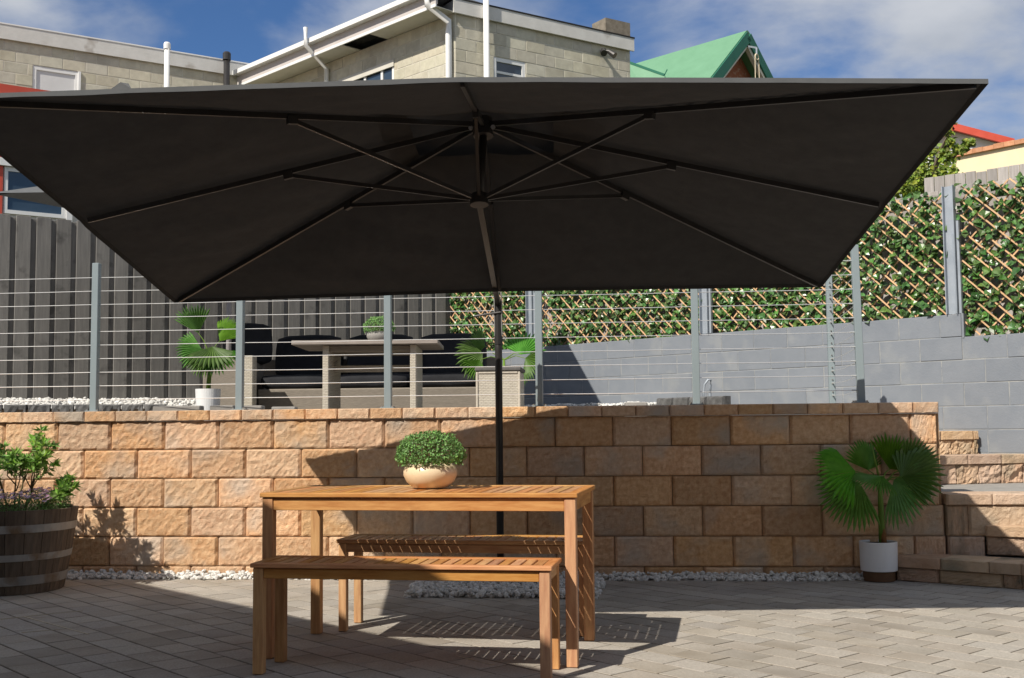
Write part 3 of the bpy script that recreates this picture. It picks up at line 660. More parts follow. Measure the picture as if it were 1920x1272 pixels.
# ------------------------------------------------------------------ barrel planter
BC = Vector((-4.06, 7.36, 0.0)); BHt = 0.535
bar = thing('barrel_planter', 'weathered oak half barrel with metal hoops by the left of the wall', 'planter', (BC.x, BC.y, 0.003))
def brad(z): t = z/BHt; return 0.345+0.085*t-0.006*(2*t-1)**2
NS = 22
for k in range(NS):
    a0, a1 = 2*math.pi*k/NS+0.004, 2*math.pi*(k+1)/NS-0.004; v = []; f = []; nz_ = 6
    for i in range(nz_+1):
        z = BHt*i/nz_+ (random.gauss(0, 0.002) if i == nz_ else 0); r = brad(z)+random.gauss(0, 0.0006)
        for (aa, rr) in ((a0, r), ((a0+a1)/2, r+0.003), (a1, r), (a1, r-0.026), (a0, r-0.026)): v.append((rr*math.cos(aa), rr*math.sin(aa), z))
    for i in range(nz_):
        for j in range(5): f.append((i*5+j, i*5+(j+1) % 5, (i+1)*5+(j+1) % 5, (i+1)*5+j))
    f += [(4, 3, 2, 1, 0), tuple(nz_*5+j for j in range(5))]
    obj('stave', mesh('stave', v, f, M['stave']), None, bar)
for z0, z1 in ((0.395, 0.445), (0.215, 0.258), (0.060, 0.118)):
    h = MB(); h.lathe([(brad(z0)+0.0035, z0), (brad(z0)+0.0065, z0), (brad(z1)+0.0065, z1), (brad(z1)+0.0035, z1)], n=56); h.build('hoop', M['hoop'], bar, smooth=False)
b = MB(); b.add([(0.385*math.cos(k*math.pi/16), 0.385*math.sin(k*math.pi/16), 0.475) for k in range(32)], [tuple(range(32))]); b.build('soil', M['soil'], bar)
# shrub in the barrel
sh = thing('leafy_shrub', 'young light green shrub growing in the oak barrel', 'shrub', (BC.x, BC.y, 0.478))
stm = MB(); lf = MB(); rs = random.Random(5)
def twig(p, d, ln, r, lev):
    q = p+d*ln*0.5+Vector((rs.gauss(0, .01), rs.gauss(0, .01), 0.01)); e = p+d*ln+Vector((rs.gauss(0, .02), rs.gauss(0, .02), 0.015*lev)); stm.tube([p, q, e], [r, r*0.8, r*0.5], 5)
    if lev == 0:
        for i in range(5): leafc(p.lerp(e, 0.25+0.18*i), d, 3)
        leafc(e, d, 10); return
    nb = 3 if lev == 2 else 3
    for i in range(nb):
        dd = (d+Vector((rs.gauss(0, .55), rs.gauss(0, .55), rs.uniform(0.0, .5)))).normalized(); twig(p.lerp(e, rs.uniform(0.55, 1.0)), dd, ln*rs.uniform(0.55, 0.8), r*0.6, lev-1)
    leafc(e, d, 4)
def leafc(p, d, n):
    for i in range(n):
        o_ = rv(); up = (d*0.7+o_).normalized(); leaf_quads(lf, p, (up.cross(rv())+Vector((0, -.2, .6))), up, random.uniform(0.045, 0.075), random.uniform(0.016, 0.026), 0.12)
for (dx, dy, dzz, ln) in ((0.10, -0.1, 1, 0.25), (0.45, -0.1, 0.8, 0.26), (-0.35, 0.1, 1, 0.24), (0.75, -0.25, 0.35, 0.20), (0.0, 0.3, 1, 0.27), (-0.6, -0.3, 0.6, 0.22), (0.3, 0.25, 0.9, 0.25)):
    twig(Vector((dx*0.12+0.03, dy*0.1, 0)), Vector((dx, dy, dzz)).normalized(), ln, 0.008, 2)
stm.build('stem', M['stem'], sh); tag(lf.build('foliage', M['shrub'], sh), kind='stuff')
# pink flowers at the rim
fl = thing('flower_clump', 'low clump of pale pink flowers at the rim of the oak barrel', 'flowers', (BC.x+0.1, BC.y-0.12, 0.478))
pk = MB(); gl = MB()
for k in range(620):
    a, r = random.uniform(-2.4, 1.2), 0.10+0.27*math.sqrt(random.random()); x, y = r*math.cos(a)-0.1, r*math.sin(a)+0.12
    z = 0.125+0.06*(1-(r/0.4)**2)+0.018*noise.noise(Vector((x*9, y*9, 0)))+random.gauss(0, .008)
    if k % 2 == 0:
        c = Vector((x, y, z)); nn = (Vector((0, 0, 1))+rv()*0.5).normalized(); u = nn.orthogonal().normalized(); w_ = nn.cross(u)
        for j in range(5):
            th = j*1.2566+random.random()*0.2; dd = u*math.cos(th)+w_*math.sin(th); leaf_quads(pk, c, nn+dd*0.2, dd, 0.019, 0.016, 0.1)
    for j in range(5):
        q = Vector((x+random.gauss(0, .015), y+random.gauss(0, .015), random.uniform(0.0, z-0.008))); leaf_quads(gl, q, rv()+Vector((0, -.4, .4)), rv()+Vector((0, 0, 1)), 0.028, 0.007)
tag(pk.build('petals', M['pink'], fl), kind='stuff'); tag(gl.build('foliage', M['ball'], fl), kind='stuff')

# ------------------------------------------------------------------ big cantilever umbrella
cFL, cFR, cNR, cNL = Vector((-2.84, 7.10, 1.88)), Vector((1.31, 7.565, 1.95)), Vector((1.515, 4.777, 2.446)), Vector((-2.76, 4.34, 2.41))
cc_ = (cFL+cFR+cNR+cNL)/4; cn = (cFR-cFL).cross(cNL-cFL).normalized(); cn = cn if cn.z > 0 else -cn
pb = Vector((-0.815, 7.70, 0.0))
um = thing('cantilever_umbrella', 'large charcoal rectangular umbrella spread over the wooden table', 'umbrella', pb)
RISE = 0.555
def cpos(u, v_, lift=0.0, sag=True):
    """u -1..1 left-right, v -1 near .. 1 far"""
    a, b = (u+1)/2, (v_+1)/2
    q = cNL*(1-a)*(1-b)+cNR*a*(1-b)+cFL*(1-a)*b+cFR*a*b; mm = max(abs(u), abs(v_))
    h = RISE*(1-mm)+lift
    # edge droops at the corners, lifts at the mid ribs; fabric sags between ribs
    t = min(abs(u), abs(v_))/mm if mm > 1e-6 else 0
    h += 0.045*mm*(1-t)*(0.35 if abs(u) > abs(v_) else 1.0)*(0.5 if v_ > 0 else 1.0) - (0.085*math.sin(math.pi*t)*mm*(1-mm**3) if sag else 0)
    return q+cn*h-pb
NU, NV = 56, 44
def canopy_grid(m0, m1, lift, wr=0.004):
    v, f, idx = [], [], {}
    for j in range(NV+1):
        for i in range(NU+1):
            u, v_ = m1*(-1+2*i/NU), m1*(-1+2*j/NV)
            p = cpos(u, v_, lift)
            mm = max(abs(u), abs(v_)); t = min(abs(u), abs(v_))/mm if mm > 1e-6 else 0
            q = Vector((u*4.2, v_*3, 0)); ww = math.sin(math.pi*t)
            # tension folds running toward the corners
            crs = (q.x*0.55-abs(q.y)*0.83)*6.0+abs(q.x)*2.0
            p += cn*(wr*ww*(1-mm**5)*(math.sin(crs*1.7+3*noise.noise(q*0.8))*0.6+noise.noise(Vector((q.x*2.2, q.y*5.5, 2)))*1.4)*mm)
            idx[i, j] = len(v); v.append(p)
    for j in range(NV):
        for i in range(NU):
            u, v_ = m1*(-1+2*(i+0.5)/NU), m1*(-1+2*(j+0.5)/NV)
            if max(abs(u), abs(v_)) < m0: continue
            f.append((idx[i, j], idx[i+1, j], idx[i+1, j+1], idx[i, j+1]))
    return v, f
v, f = canopy_grid(0.185, 1.0, 0.0, 0.021); can = obj('canopy', mesh('canopy', v, f, M['canopy'], True), None, um)
v, f = canopy_grid(0.0, 0.27, 0.075, 0.0); obj('vent_cap', mesh('vent_cap', v, f, M['canopy'], True), None, can)
# hem / valance
hv, hf = [], []; loop = [(-1+2*i/60, -1) for i in range(60)]+[(1, -1+2*i/44) for i in range(44)]+[(1-2*i/60, 1) for i in range(60)]+[(-1, 1-2*i/44) for i in range(44)]
for (u, v_) in loop:
    p = cpos(u, v_); o2 = cpos(u*1.004, v_*1.004); hv += [o2+cn*0.004, o2-Vector((0, 0, 0.017+0.003*noise.noise(Vector((u*9, v_*9, 0)))))]
nl_ = len(loop)
for i in range(nl_): k = (i+1) % nl_; hf.append((2*i, 2*k, 2*k+1, 2*i+1))
obj('hem', mesh('hem', hv, hf, M['canopy2'], False), None, can)
ctr_ = cpos(0, 0); hi = [(cpos(loop[i//2][0]*0.998, loop[i//2][1]*0.998)-cn*0.0005) if i % 2 == 0 else p+Vector(((ctr_-p).x, (ctr_-p).y, 0)).normalized()*0.004-Vector((0, 0, 0.001)) for i, p in enumerate(hv)]
obj('hem_lining', mesh('hem_lining', hi, hf, M['canopy'], False), None, can)
fp = cpos(-0.655, -1.0); fm = MB(); fm.add([fp+Vector((-.13, .02, .005)), fp+Vector((.05, .02, .012)), fp+Vector((.035, .03, .035)), fp+Vector((.0, .03, .042)), fp+Vector((-.06, .05, .014))], [(0, 1, 2, 3, 4)]); fm.build('tie_flap', M['canopy2'], can)
apex = cpos(0, 0)-cn*0.045; hub = cc_+cn*0.075-pb+Vector((-0.03, 0, 0))
tips = {'NL': (-1, -1), 'N': (0, -1), 'NR': (1, -1), 'R': (1, 0), 'FR': (1, 1), 'F': (0, 1), 'FL': (-1, 1), 'L': (-1, 0)}
fr_ = {'NL': .42, 'L': .50, 'FL': .40, 'NR': .40, 'R': .48, 'FR': .38, 'N': .42, 'F': .42}
for k_, (u, v_) in tips.items():
    e = cpos(u*0.985, v_*0.985, sag=False)-cn*0.022-Vector((0, 0, 0.0)); st_ = apex+(e-apex).normalized()*0.05
    rb = MB(); rb.bar(st_, e, 0.018, 0.026); ro = rb.build('rib', M['umbframe'], um)
    jn = apex.lerp(e, fr_[k_])-cn*0.02
    s_ = MB(); s_.bar(hub+(jn-hub).normalized()*0.04, jn, 0.016, 0.020); s_.build('strut', M['umbframe'], ro)
    j2 = MB(); j2.bar(jn-(e-apex).normalized()*0.025, jn+(e-apex).normalized()*0.025, 0.03, 0.04); j2.build('joint', M['umbframe'], ro)
mb = MB(); mb.tube([apex+cn*0.03, apex-cn*0.07], [0.055, 0.055], 12); mb.build('top_hub', M['umbframe'], um)
mb = MB(); mb.tube([apex-cn*0.06, hub-cn*0.02], 0.021, 12); mb.build('mast', M['umbframe'], um, smooth=True)
mb = MB(); mb.tube([hub+cn*0.03, hub-cn*0.03], [0.045, 0.05], 12); mb.build('lower_hub', M['umbframe'], um)
for sx in (-1, 1):
    mb = MB(); q = apex+Vector((sx*0.06, -0.045, -0.03)); mb.tube([q, q+Vector((0, -0.012, 0))], 0.013, 6); mb.build('screw', M['chrome'], um)
jt = Vector((0, 0, 1.875))
mb = MB(); mb.tube([(0, 0, 0.05), (0, 0, 1.55), (0, 0, 1.80)], 0.0245, 16); mb.build('pole', M['umbframe'], um, smooth=True)
mb = MB(); mb.tube([(0, 0, 1.60), (0, 0, 1.90)], [0.0285, 0.0285], 16); po = mb.build('pole_sleeve', M['umbframe'], um, smooth=False)
mb = MB(); mb.tube([jt+Vector((0.02, -0.026, -0.06)), jt+Vector((-0.10, -0.03, -0.075)), jt+Vector((-0.16, -0.03, -0.085))], [0.008, 0.007, 0.009], 8); mb.build('tilt_lever', M['umbframe'], um)
mb = MB(); mb.bar(jt-(hub-jt).normalized()*0.02, hub-(hub-jt).normalized()*0.02, 0.032, 0.036); mb.build('boom', M['umbframe'], um)
for sx in (-1, 1):
    mb = MB(); mb.bar(jt+Vector((sx*0.024, 0, -0.22)), jt+Vector((sx*0.024, -0.02, 0.07)), 0.006, 0.03); mb.build('bracket', M['hoop'], um)
mb = MB(); mb.lathe([(0.16, 0.0), (0.16, 0.045), (0.05, 0.06), (0.034, 0.12), (0.03, 0.12)], n=20, close=True); mb.build('foot', M['umbframe'], um)

# ------------------------------------------------------------------ second umbrella on the terrace
u2c = Vector((-3.55, 10.15, TZ))
u2 = thing('terrace_umbrella', 'grey umbrella on a pale pole standing on the upper terrace', 'umbrella', u2c)
CQ = [Vector(p)-u2c for p in ((-5.25, 9.05, 3.04), (-1.33, 9.3, 3.04), (-1.42, 12.05, 3.42), (-4.45, 11.55, 3.10))]
C2 = (CQ[0]+CQ[1]+CQ[2]+CQ[3])/4; A2 = C2+Vector((0, 0, 0.52))
v, f = [], []; nr = 8; ns = 10
for i in range(nr+1):
    t = i/nr
    for k in range(4):
        for j in range(ns):
            v.append(A2.lerp(CQ[k].lerp(CQ[(k+1) % 4], j/ns), t)-Vector((0, 0, 0.05*abs(math.sin(2*math.pi*j/ns))*t*(1-t*t))))
nn_ = 4*ns
for i in range(nr):
    for k in range(nn_): f.append((i*nn_+k, i*nn_+(k+1) % nn_, (i+1)*nn_+(k+1) % nn_, (i+1)*nn_+k))
obj('canopy', mesh('canopy', v, f, M['canopy2'], True), None, u2)
hub2 = A2-Vector((0, 0, 0.50))
for k in range(8):
    e = CQ[k//2] if k % 2 == 0 else (CQ[k//2]+CQ[(k//2+1) % 4])/2; e = A2.lerp(e, 0.985)-Vector((0, 0, 0.015)); a_ = A2-Vector((0, 0, 0.03)); rb = MB(); rb.bar(a_, e, 0.016, 0.024); ro = rb.build('rib', M['umbframe'], u2)
    s_ = MB(); s_.bar(hub2, a_.lerp(e, 0.45), 0.012, 0.018); s_.build('strut', M['umbframe'], ro)
s_ = MB(); s_.tube([hub2-Vector((0, 0, 0.05)), A2-Vector((0, 0, 0.01))], 0.022, 10); s_.build('mast', M['umbframe'], u2)
AZ2 = hub2.z-0.12
s_ = MB(); s_.bar((0, 0, AZ2-0.03), hub2, 0.035, 0.045); s_.build('boom', M['umbframe'], u2)
pole2 = pmat('mauve_grey_pole', (0.36, 0.335, 0.345), (0.40, 0.375, 0.385), 5, 0.45, 0, 1, 0)
mb = MB(); mb.tube([(0, 0, 0.1), (0, 0, AZ2)], 0.024, 14); mb.build('pole', pole2, u2, smooth=True)
mb = MB(); mb.tube([(0.02, -0.02, 0.62), (0.02, -0.05, 0.60), (0.05, -0.07, 0.56)], 0.012, 8); mb.lathe([(0.03, 0.585), (0.03, 0.66)], n=12, close=True); mb.build('crank', pole2, u2)
mb = MB(); mb.lathe([(0.23, 0.0), (0.23, 0.06), (0.20, 0.13), (0.10, 0.20), (0.045, 0.23), (0.04, 0.36), (0.03, 0.36)], n=24, close=True); mb.build('base', M['greypaver'], u2, smooth=False)

# ------------------------------------------------------------------ ivy screens on the grey wall
IP0 = CORN-nG*0.07                                    # plane of the screens
def s_at(x, y=600): return (onplane(x, y, IP0, nG)-IP0).dot(DG)
slat_me = cbox(1.0, 0.006, 0.0125, 0.0, M['willow'])
aG = math.atan2(DG.y, DG.x)
def ivy_leaf(mb, p, n, up, s):
    n = n.normalized(); a = up-n*up.dot(n)
    if a.length < 1e-4: a = n.orthogonal()
    a.normalize(); b = n.cross(a); k = n*s*0.16
    mb.add([p, p+a*s*0.10+b*s*0.46+k*.4, p+a*s*0.55+b*s*0.40+k, p+a*s+k*-.3, p+a*s*0.55-b*s*0.40+k, p+a*s*0.10-b*s*0.46+k*.4, p+a*s*0.5-k*.6], [(0, 1, 6), (1, 2, 6), (2, 3, 6), (3, 4, 6), (4, 5, 6), (5, 0, 6)])
def screen(label, s0, s1, z0, z1, dens=800):
    o = IP0+DG*s0; t = thing('ivy_screen', label, 'hedge', (o.x, o.y, z0), 0, 'artificial ivy screens'); W_, H_ = s1-s0, z1-z0
    for sg, tn in ((1, -0.95), (-1, 0.95)):
        c = -H_/abs(tn)-0.02
        while c < W_+H_/abs(tn):
            # z = H/2 + tn*(s-c')
            pts = []
            sa, sb = 0.0, W_
            f_ = lambda s: (H_/2+tn*(s-c-0.0))
            lo, hi = sorted((c+(0-H_/2)/tn, c+(H_-H_/2)/tn)); a_, b_ = max(lo, 0), min(hi, W_)
            if b_-a_ > 0.06:
                za, zb = f_(a_), f_(b_); ln = math.hypot(b_-a_, zb-za); ang = math.atan2(zb-za, b_-a_); md = DG*((a_+b_)/2)+nG*(0.034 if sg > 0 else 0.004)
                so_ = obj('slat', slat_me, None, t, scale=(ln, 1, 1)); so_.matrix_local = Matrix.Translation((md.x, md.y, (za+zb)/2)) @ Matrix.Rotation(aG, 4, 'Z') @ Matrix.Rotation(-ang, 4, 'Y') @ Matrix.Diagonal((ln, 1, 1, 1))
            c += 0.138
    mb = MB(); n_ = int(dens*W_*H_)
    for k in range(n_):
        s, z = random.uniform(-0.015, W_+0.015), random.uniform(-0.01, H_+0.03)
        if noise.noise(Vector((s*5+s0*3, z*5, 1.3))) < -0.42: continue
        p = DG*s+nG*random.uniform(-0.03, 0.05)+Vector((0, 0, z)); ivy_leaf(mb, p, nG+Vector((0, 0, 0.5))+rv()*0.65, rv()+Vector((0, 0, -0.7)), random.uniform(0.042, 0.078))
    tag(mb.build('foliage', M['ivy'], t), kind='stuff'); return t
ZS = 3.035
xs_ = [(768, 983), (1022, 1313), (1346, 1776)]
screen('ivy trellis screen nearest the dark fence, left of the first steel post', s_at(768), s_at(986), GT+0.005, ZS)
screen('ivy trellis screen on the grey wall between the first and second steel posts', s_at(1014), s_at(1318), GT+0.005, ZS)
screen('long ivy trellis screen between the second and the tallest visible steel post', s_at(1339), s_at(1780), GT+0.005, ZS)
screen('ivy trellis screen right of the steel post, reaching lower on the wall', s_at(1812), s_at(1812)+2.0, GT-gh+0.008, ZS+0.03)
for x, yb, lab in ((1002, 620, 'grey steel channel post left between the ivy screens, by the umbrella pole'), (1329, 615, 'grey steel channel post in the middle between the ivy screens'), (1794, 590, 'tall grey steel channel post at the step of the block wall')):
    p = CORN+DG*s_at(x)-nG*0.02; t = thing('steel_post', lab, 'post', (p.x, p.y, GT+0.002), aG, 'steel channel posts'); hh = ZS-GT+0.04
    b = MB(); b.box((0, 0.0, hh/2), (0.085, 0.006, hh)); b.build('web', M['steel'], t)
    for sx in (-1, 1): b = MB(); b.box((sx*0.046, -0.018, hh/2), (0.007, 0.055, hh)); b.build('flange', M['steel'], t)
    b = MB(); b.box((0.068, -0.008, hh*0.36), (0.022, 0.03, hh*0.72)); b.build('side_strap', M['steel'], t)
    b = MB(); b.box((0.02, -0.008, hh*0.31), (0.014, 0.012, hh*0.62)); b.build('inner_strip', M['steel'], t)
# weathered paling fence behind the screens
pf = thing('paling_fence', 'weathered grey paling fence just behind the ivy screens', 'fence', (GW0.x, GW0.y, 1.9))
s = s_at(768); k = 0
while s < s_at(1812)+2.0:
    p = CORN+DG*s-nG*0.24; zt = ZS+0.035+random.gauss(0, 0.008)+0.05*max(0, (s-s_at(1500))/3)
    o = obj('paling', cbox(1.25, 0.016, 0.098, 0.002, M['weather']), None, pf); o.matrix_local = Matrix.Translation((p.x-pf.location.x, p.y-pf.location.y, zt-0.625-1.9)) @ Matrix.Rotation(aG, 4, 'Z') @ Matrix.Rotation(R_(-90), 4, 'Y'); s += 0.101
b = MB(); p, q = CORN+DG*s_at(768)-nG*0.222, CORN+DG*(s_at(1812)+2.0)-nG*0.222; b.bar((p.x, p.y, ZS-0.03), (q.x, q.y, ZS-0.01), 0.02, 0.08); b.build('rail', M['weather'], pf, -pf.location)
pf2 = thing('paling_fence', 'pale weathered paling fence below the cream building', 'fence', tuple(at(1740, 330, 13.2)[:2])+(2.0,))
q0, q1 = at(1742, 334, 13.4), at(1960, 330, 12.6); dq = Vector((q1.x-q0.x, q1.y-q0.y, 0)); lq = dq.length; dq.normalize(); aq = math.atan2(dq.y, dq.x); s = 0
while s < lq:
    p = q0+dq*s; o = obj('paling', cbox(1.9, 0.016, 0.112, 0.002, M['weather']), None, pf2); o.matrix_local = Matrix.Translation((p.x-pf2.location.x, p.y-pf2.location.y, q0.z-0.95+random.gauss(0, .008)-2.0)) @ Matrix.Rotation(aq, 4, 'Z') @ Matrix.Rotation(R_(-90), 4, 'Y'); s += 0.118

# ------------------------------------------------------------------ terrace furniture
def weave_mat():
    mt = pmat('woven_wicker', (0.50, 0.45, 0.375), (0.60, 0.555, 0.47), 30, 0.65, 0, 1, 0.06)
    n = mt.node_tree.nodes; l = mt.node_tree.links; p = [q for q in n if q.type == 'BSDF_PRINCIPLED'][0]
    t = nd(n, 'ShaderNodeTexCoord'); s_ = nd(n, 'ShaderNodeSeparateXYZ'); c = nd(n, 'ShaderNodeCombineXYZ'); l.new(t.outputs['Object'], s_.inputs[0]); l.new(mth('ADD', s_.outputs[0], s_.outputs[1], n, l), c.inputs[0]); l.new(s_.outputs[2], c.inputs[1])
    br = nd(n, 'ShaderNodeTexBrick'); br.inputs['Scale'].default_value = 1.0; br.inputs['Brick Width'].default_value = 0.036; br.inputs['Row Height'].default_value = 0.0135; br.inputs['Mortar Size'].default_value = 0.0035; br.inputs['Mortar Smooth'].default_value = 0.6
    br.inputs['Color1'].default_value = (1, 1, 1, 1); br.inputs['Color2'].default_value = (0.85, 0.85, 0.85, 1); br.inputs['Mortar'].default_value = (0, 0, 0, 1); l.new(c.outputs[0], br.inputs['Vector'])
    bp = nd(n, 'ShaderNodeBump'); bp.inputs['Distance'].default_value = 0.006; bp.inputs['Strength'].default_value = 1.0; l.new(br.outputs['Color'], bp.inputs['Height']); l.new(bp.outputs[0], p.inputs['Normal'])
    return mt
M['weave'] = weave_mat()
ft = at(546, 640, 9.3); frr = at(821, 640, 9.3)
wt = (frr-ft).length; TH = 0.685; RT = -0.09
tt = thing('terrace_table', 'grey slatted table with wicker panel legs on the upper terrace', 'table', (ft.x, ft.y, TZ+0.002), math.atan2(frr.y-ft.y, frr.x-ft.x))
for i in range(8): plank('slat', (wt/2, 0.05+i*0.1, TH-0.018), (wt, 0.094, 0.036), 'x', M['tabletop'], tt, 0.004)
s1_, s2_ = (608-546)/275*wt, (773-546)/275*wt
for sx in (s1_, s2_): box('leg', (sx, 0.40, (TH-0.037)/2), (0.05, 0.66, TH-0.037), M['weave'], tt, 0.006)
box('stretcher', ((s1_+s2_)/2, 0.40, 0.47), (s2_-s1_-0.052, 0.07, 0.055), M['weave'], tt, 0.004)
box('apron', ((s1_+s2_)/2, 0.40, TH-0.065), (s2_-s1_-0.052, 0.60, 0.05), M['wickerdark'], tt, 0.004)
def cushion_mesh(lx, ly, lz):
    bm = bmesh.new(); bmesh.ops.create_cube(bm, size=1.0); bmesh.ops.subdivide_edges(bm, edges=bm.edges[:], cuts=5, use_grid_fill=True)
    for v in bm.verts:
        x, y, z = v.co*2; pf_ = 1-0.16*(abs(x)**4+abs(y)**4)*abs(z); k = (1-0.06*abs(z)**3)
        v.co = Vector((x*lx/2*k*(1-0.04*abs(y)**4), y*ly/2*k*(1-0.04*abs(x)**4), z*lz/2*pf_+0.01*noise.noise(Vector((x*2, y*2, z))*1.3)))
    me = bpy.data.meshes.new('cushion'); bm.to_mesh(me); bm.free(); me.polygons.foreach_set('use_smooth', [True]*len(me.polygons)); me.materials.append(M['cushion']); return me
# corner sofa
sf0 = at(372, 670, 10.35); sfz = TZ+0.002
sofa = thing('corner_sofa', 'wicker corner sofa with charcoal cushions behind the terrace table', 'sofa', (sf0.x, sf0.y, sfz), 0.06)
lw = 0.60
box('arm', (lw/2-0.08, 0.40, 0.30), (0.36, 0.80, 0.60), M['wickerdark'], sofa, 0.012)
box('arm_front', (lw-0.16, 0.02, 0.315), (0.14, 0.14, 0.63), M['weave'], sofa, 0.008)
box('seat_base', (1.55, 0.72, 0.17), (2.2, 0.75, 0.34), M['wickerdark'], sofa, 0.012)
box('back', (1.45, 1.16, 0.33), (2.4, 0.12, 0.66), M['wickerdark'], sofa, 0.012)
for i in range(3): obj('seat_cushion', cushion_mesh(0.68, 0.68, 0.14), None, sofa, (0.80+i*0.71, 0.70, 0.41))
for i in range(3): obj('back_cushion', cushion_mesh(0.66, 0.19, 0.46), None, sofa, (0.80+i*0.71, 1.0, 0.66), (R_(-10), 0, random.gauss(0, 0.03)))
obj('back_cushion', cushion_mesh(0.46, 0.18, 0.40), None, sofa, (0.28, 0.62, 0.78), (R_(-8), 0, 0.5))
# wicker storage stool
ot = at(893, 765, 9.15); ot2 = at(976, 765, 9.12); wo_ = (ot2-ot).length
st = thing('wicker_stool', 'beige woven wicker stool with a charcoal pad behind the umbrella pole', 'stool', (ot.x, ot.y, TZ+0.002), math.atan2(ot2.y-ot.y, ot2.x-ot.x))
box('body', (wo_/2, 0.21, 0.205), (wo_, 0.42, 0.41), M['weave'], st, 0.008)
for x in (0.008, wo_-0.008): box('corner_trim', (x, -0.002, 0.205), (0.018, 0.016, 0.406), M['wicker'], st, 0.004)
box('top_trim', (wo_/2, -0.002, 0.402), (wo_-0.04, 0.012, 0.014), M['wicker'], st, 0.003)
box('pad', (wo_/2, 0.21, 0.430), (wo_+0.02, 0.44, 0.036), pmat('grey_pad', (0.10, 0.095, 0.09), (0.13, 0.125, 0.12), 20, 0.9, 0, 1, 0), st, 0.01)
tb = at(711, 634, 9.65)
bowl_plant('dark green plant in a pale bowl on the terrace table', (tb.x, tb.y, TZ+0.002+TH), 0.80, 2200, 'greypaver', 'ball', 1.2)

def small_palm(label, x, ybase, d, leaves, potr, poth, potm, ztop):
    p = at(x, ybase, d); t = thing('potted_palm', label, 'potted palm', (p.x, p.y, TZ+0.002)); Yp = p.y
    b = MB(); b.lathe([(potr*0.82, 0), (potr*0.86, 0.004), (potr, poth), (potr*0.93, poth), (potr*0.9, poth-0.03)], n=32, close=False); b.add([(potr*0.82*math.cos(k*math.pi/16), potr*0.82*math.sin(k*math.pi/16), 0) for k in range(32)], [tuple(range(32))[::-1]]); b.build('pot', potm, t, smooth=False)
    b = MB(); b.add([(potr*0.9*math.cos(k*math.pi/12), potr*0.9*math.sin(k*math.pi/12), poth-0.028) for k in range(24)], [tuple(range(24))]); b.build('soil', M['soil'], t)
    def q(x_, y_, dy=0.0): r = ony(x_, y_, Yp+dy); return Vector((r.x-p.x, r.y-p.y, r.z-TZ-0.002))
    cr_ = q(*ztop)
    b = MB(); b.tube([(0, 0, poth-0.03), cr_*0.5+Vector((0, 0, poth*0.5)), cr_], [0.022, 0.018, 0.010], 8); b.build('trunk', M['palmstem'], t, smooth=True)
    for (rx, ry, dy, tx, ty, tdy, R, spr, dr, tl) in leaves:
        r0 = q(rx, ry, dy); fan_leaf(r0, q(tx, ty, tdy)-r0, R, spr, 15, dr, M['palmleaf'], t, tl, cr_)
    return t
small_palm('fan palm in a white pot in front of the dark board fence', 390, 760, 9.6, (
    (372, 625, 0, 358, 585, -0.05, 0.26, 1.6, 0.05, 0.2), (378, 655, -0.05, 340, 648, -0.12, 0.22, 2.0, 0.12, 0.4), (398, 650, -0.06, 402, 690, -0.25, 0.26, 2.6, 0.10, 0.0),
    (412, 640, 0.03, 438, 600, 0.05, 0.24, 1.9, 0.05, -0.2), (405, 660, -0.04, 425, 690, -0.15, 0.22, 2.2, 0.12, 0.3), (386, 665, -0.06, 362, 690, -0.15, 0.20, 2.0, 0.12, -0.3)), 0.105, 0.31, M['whitepot'], (395, 672))
small_palm('fan palm standing behind the wicker stool', 945, 765, 10.4, (
    (905, 662, 0, 868, 672, -0.1, 0.27, 2.4, 0.14, 0.3), (910, 650, 0.05, 890, 640, 0.1, 0.22, 2.0, 0.05, -0.3), (978, 665, -0.05, 985, 632, -0.02, 0.24, 2.6, 0.03, 0.2),
    (985, 672, -0.08, 1003, 690, -0.2, 0.22, 2.4, 0.12, 0.5), (900, 675, -0.06, 885, 700, -0.15, 0.20, 2.0, 0.10, 0.0)), 0.12, 0.30, M['greypaver'], (945, 675))
for x0, x1, d, hh, lab in ((291, 379, 8.75, 0.155, 'long grey concrete edging block lying below the white palm pot'), (397, 441, 8.8, 0.155, 'grey concrete block in front of the umbrella base'),
                           (458, 494, 8.7, 0.15, 'short grey concrete block just right of the second visible fence post'), (512, 556, 9.0, 0.145, 'darker grey concrete block in front of the corner sofa'),
                           (1172, 1212, 9.6, 0.165, 'lone grey concrete block behind the wall top near the grey wall')):
    a, b_ = at(x0, 765, d), at(x1, 765, d); ln = (b_-a).length; t = tag(box('concrete_block', ((a.x+b_.x)/2, (a.y+b_.y)/2, TZ+0.001+hh/2), (round(ln, 3), 0.12, hh), M['greypaver'], None, 0.006, (0, 0, math.atan2(b_.y-a.y, b_.x-a.x))), lab, 'block', 'loose concrete blocks')
# garden tap by the short edging
gp = at(1319, 745, 10.6)
tap = thing('garden_tap', 'small bent metal garden tap in front of the grey wall', 'tap', (gp.x, gp.y, TZ+0.002))
b = MB(); b.tube([(0, 0, 0), (0, 0, 0.26), (0.012, -0.01, 0.34), (0.045, -0.02, 0.385), (0.07, -0.02, 0.38), (0.066, -0.02, 0.33), (0.06, -0.02, 0.26)], 0.010, 8); b.build('pipe', M['steel'], tap, smooth=True)
b = MB(); b.tube([(0.06, -0.02, 0.26), (0.058, -0.02, 0.22)], [0.014, 0.012], 8); b.build('nozzle', M['steel'], tap)

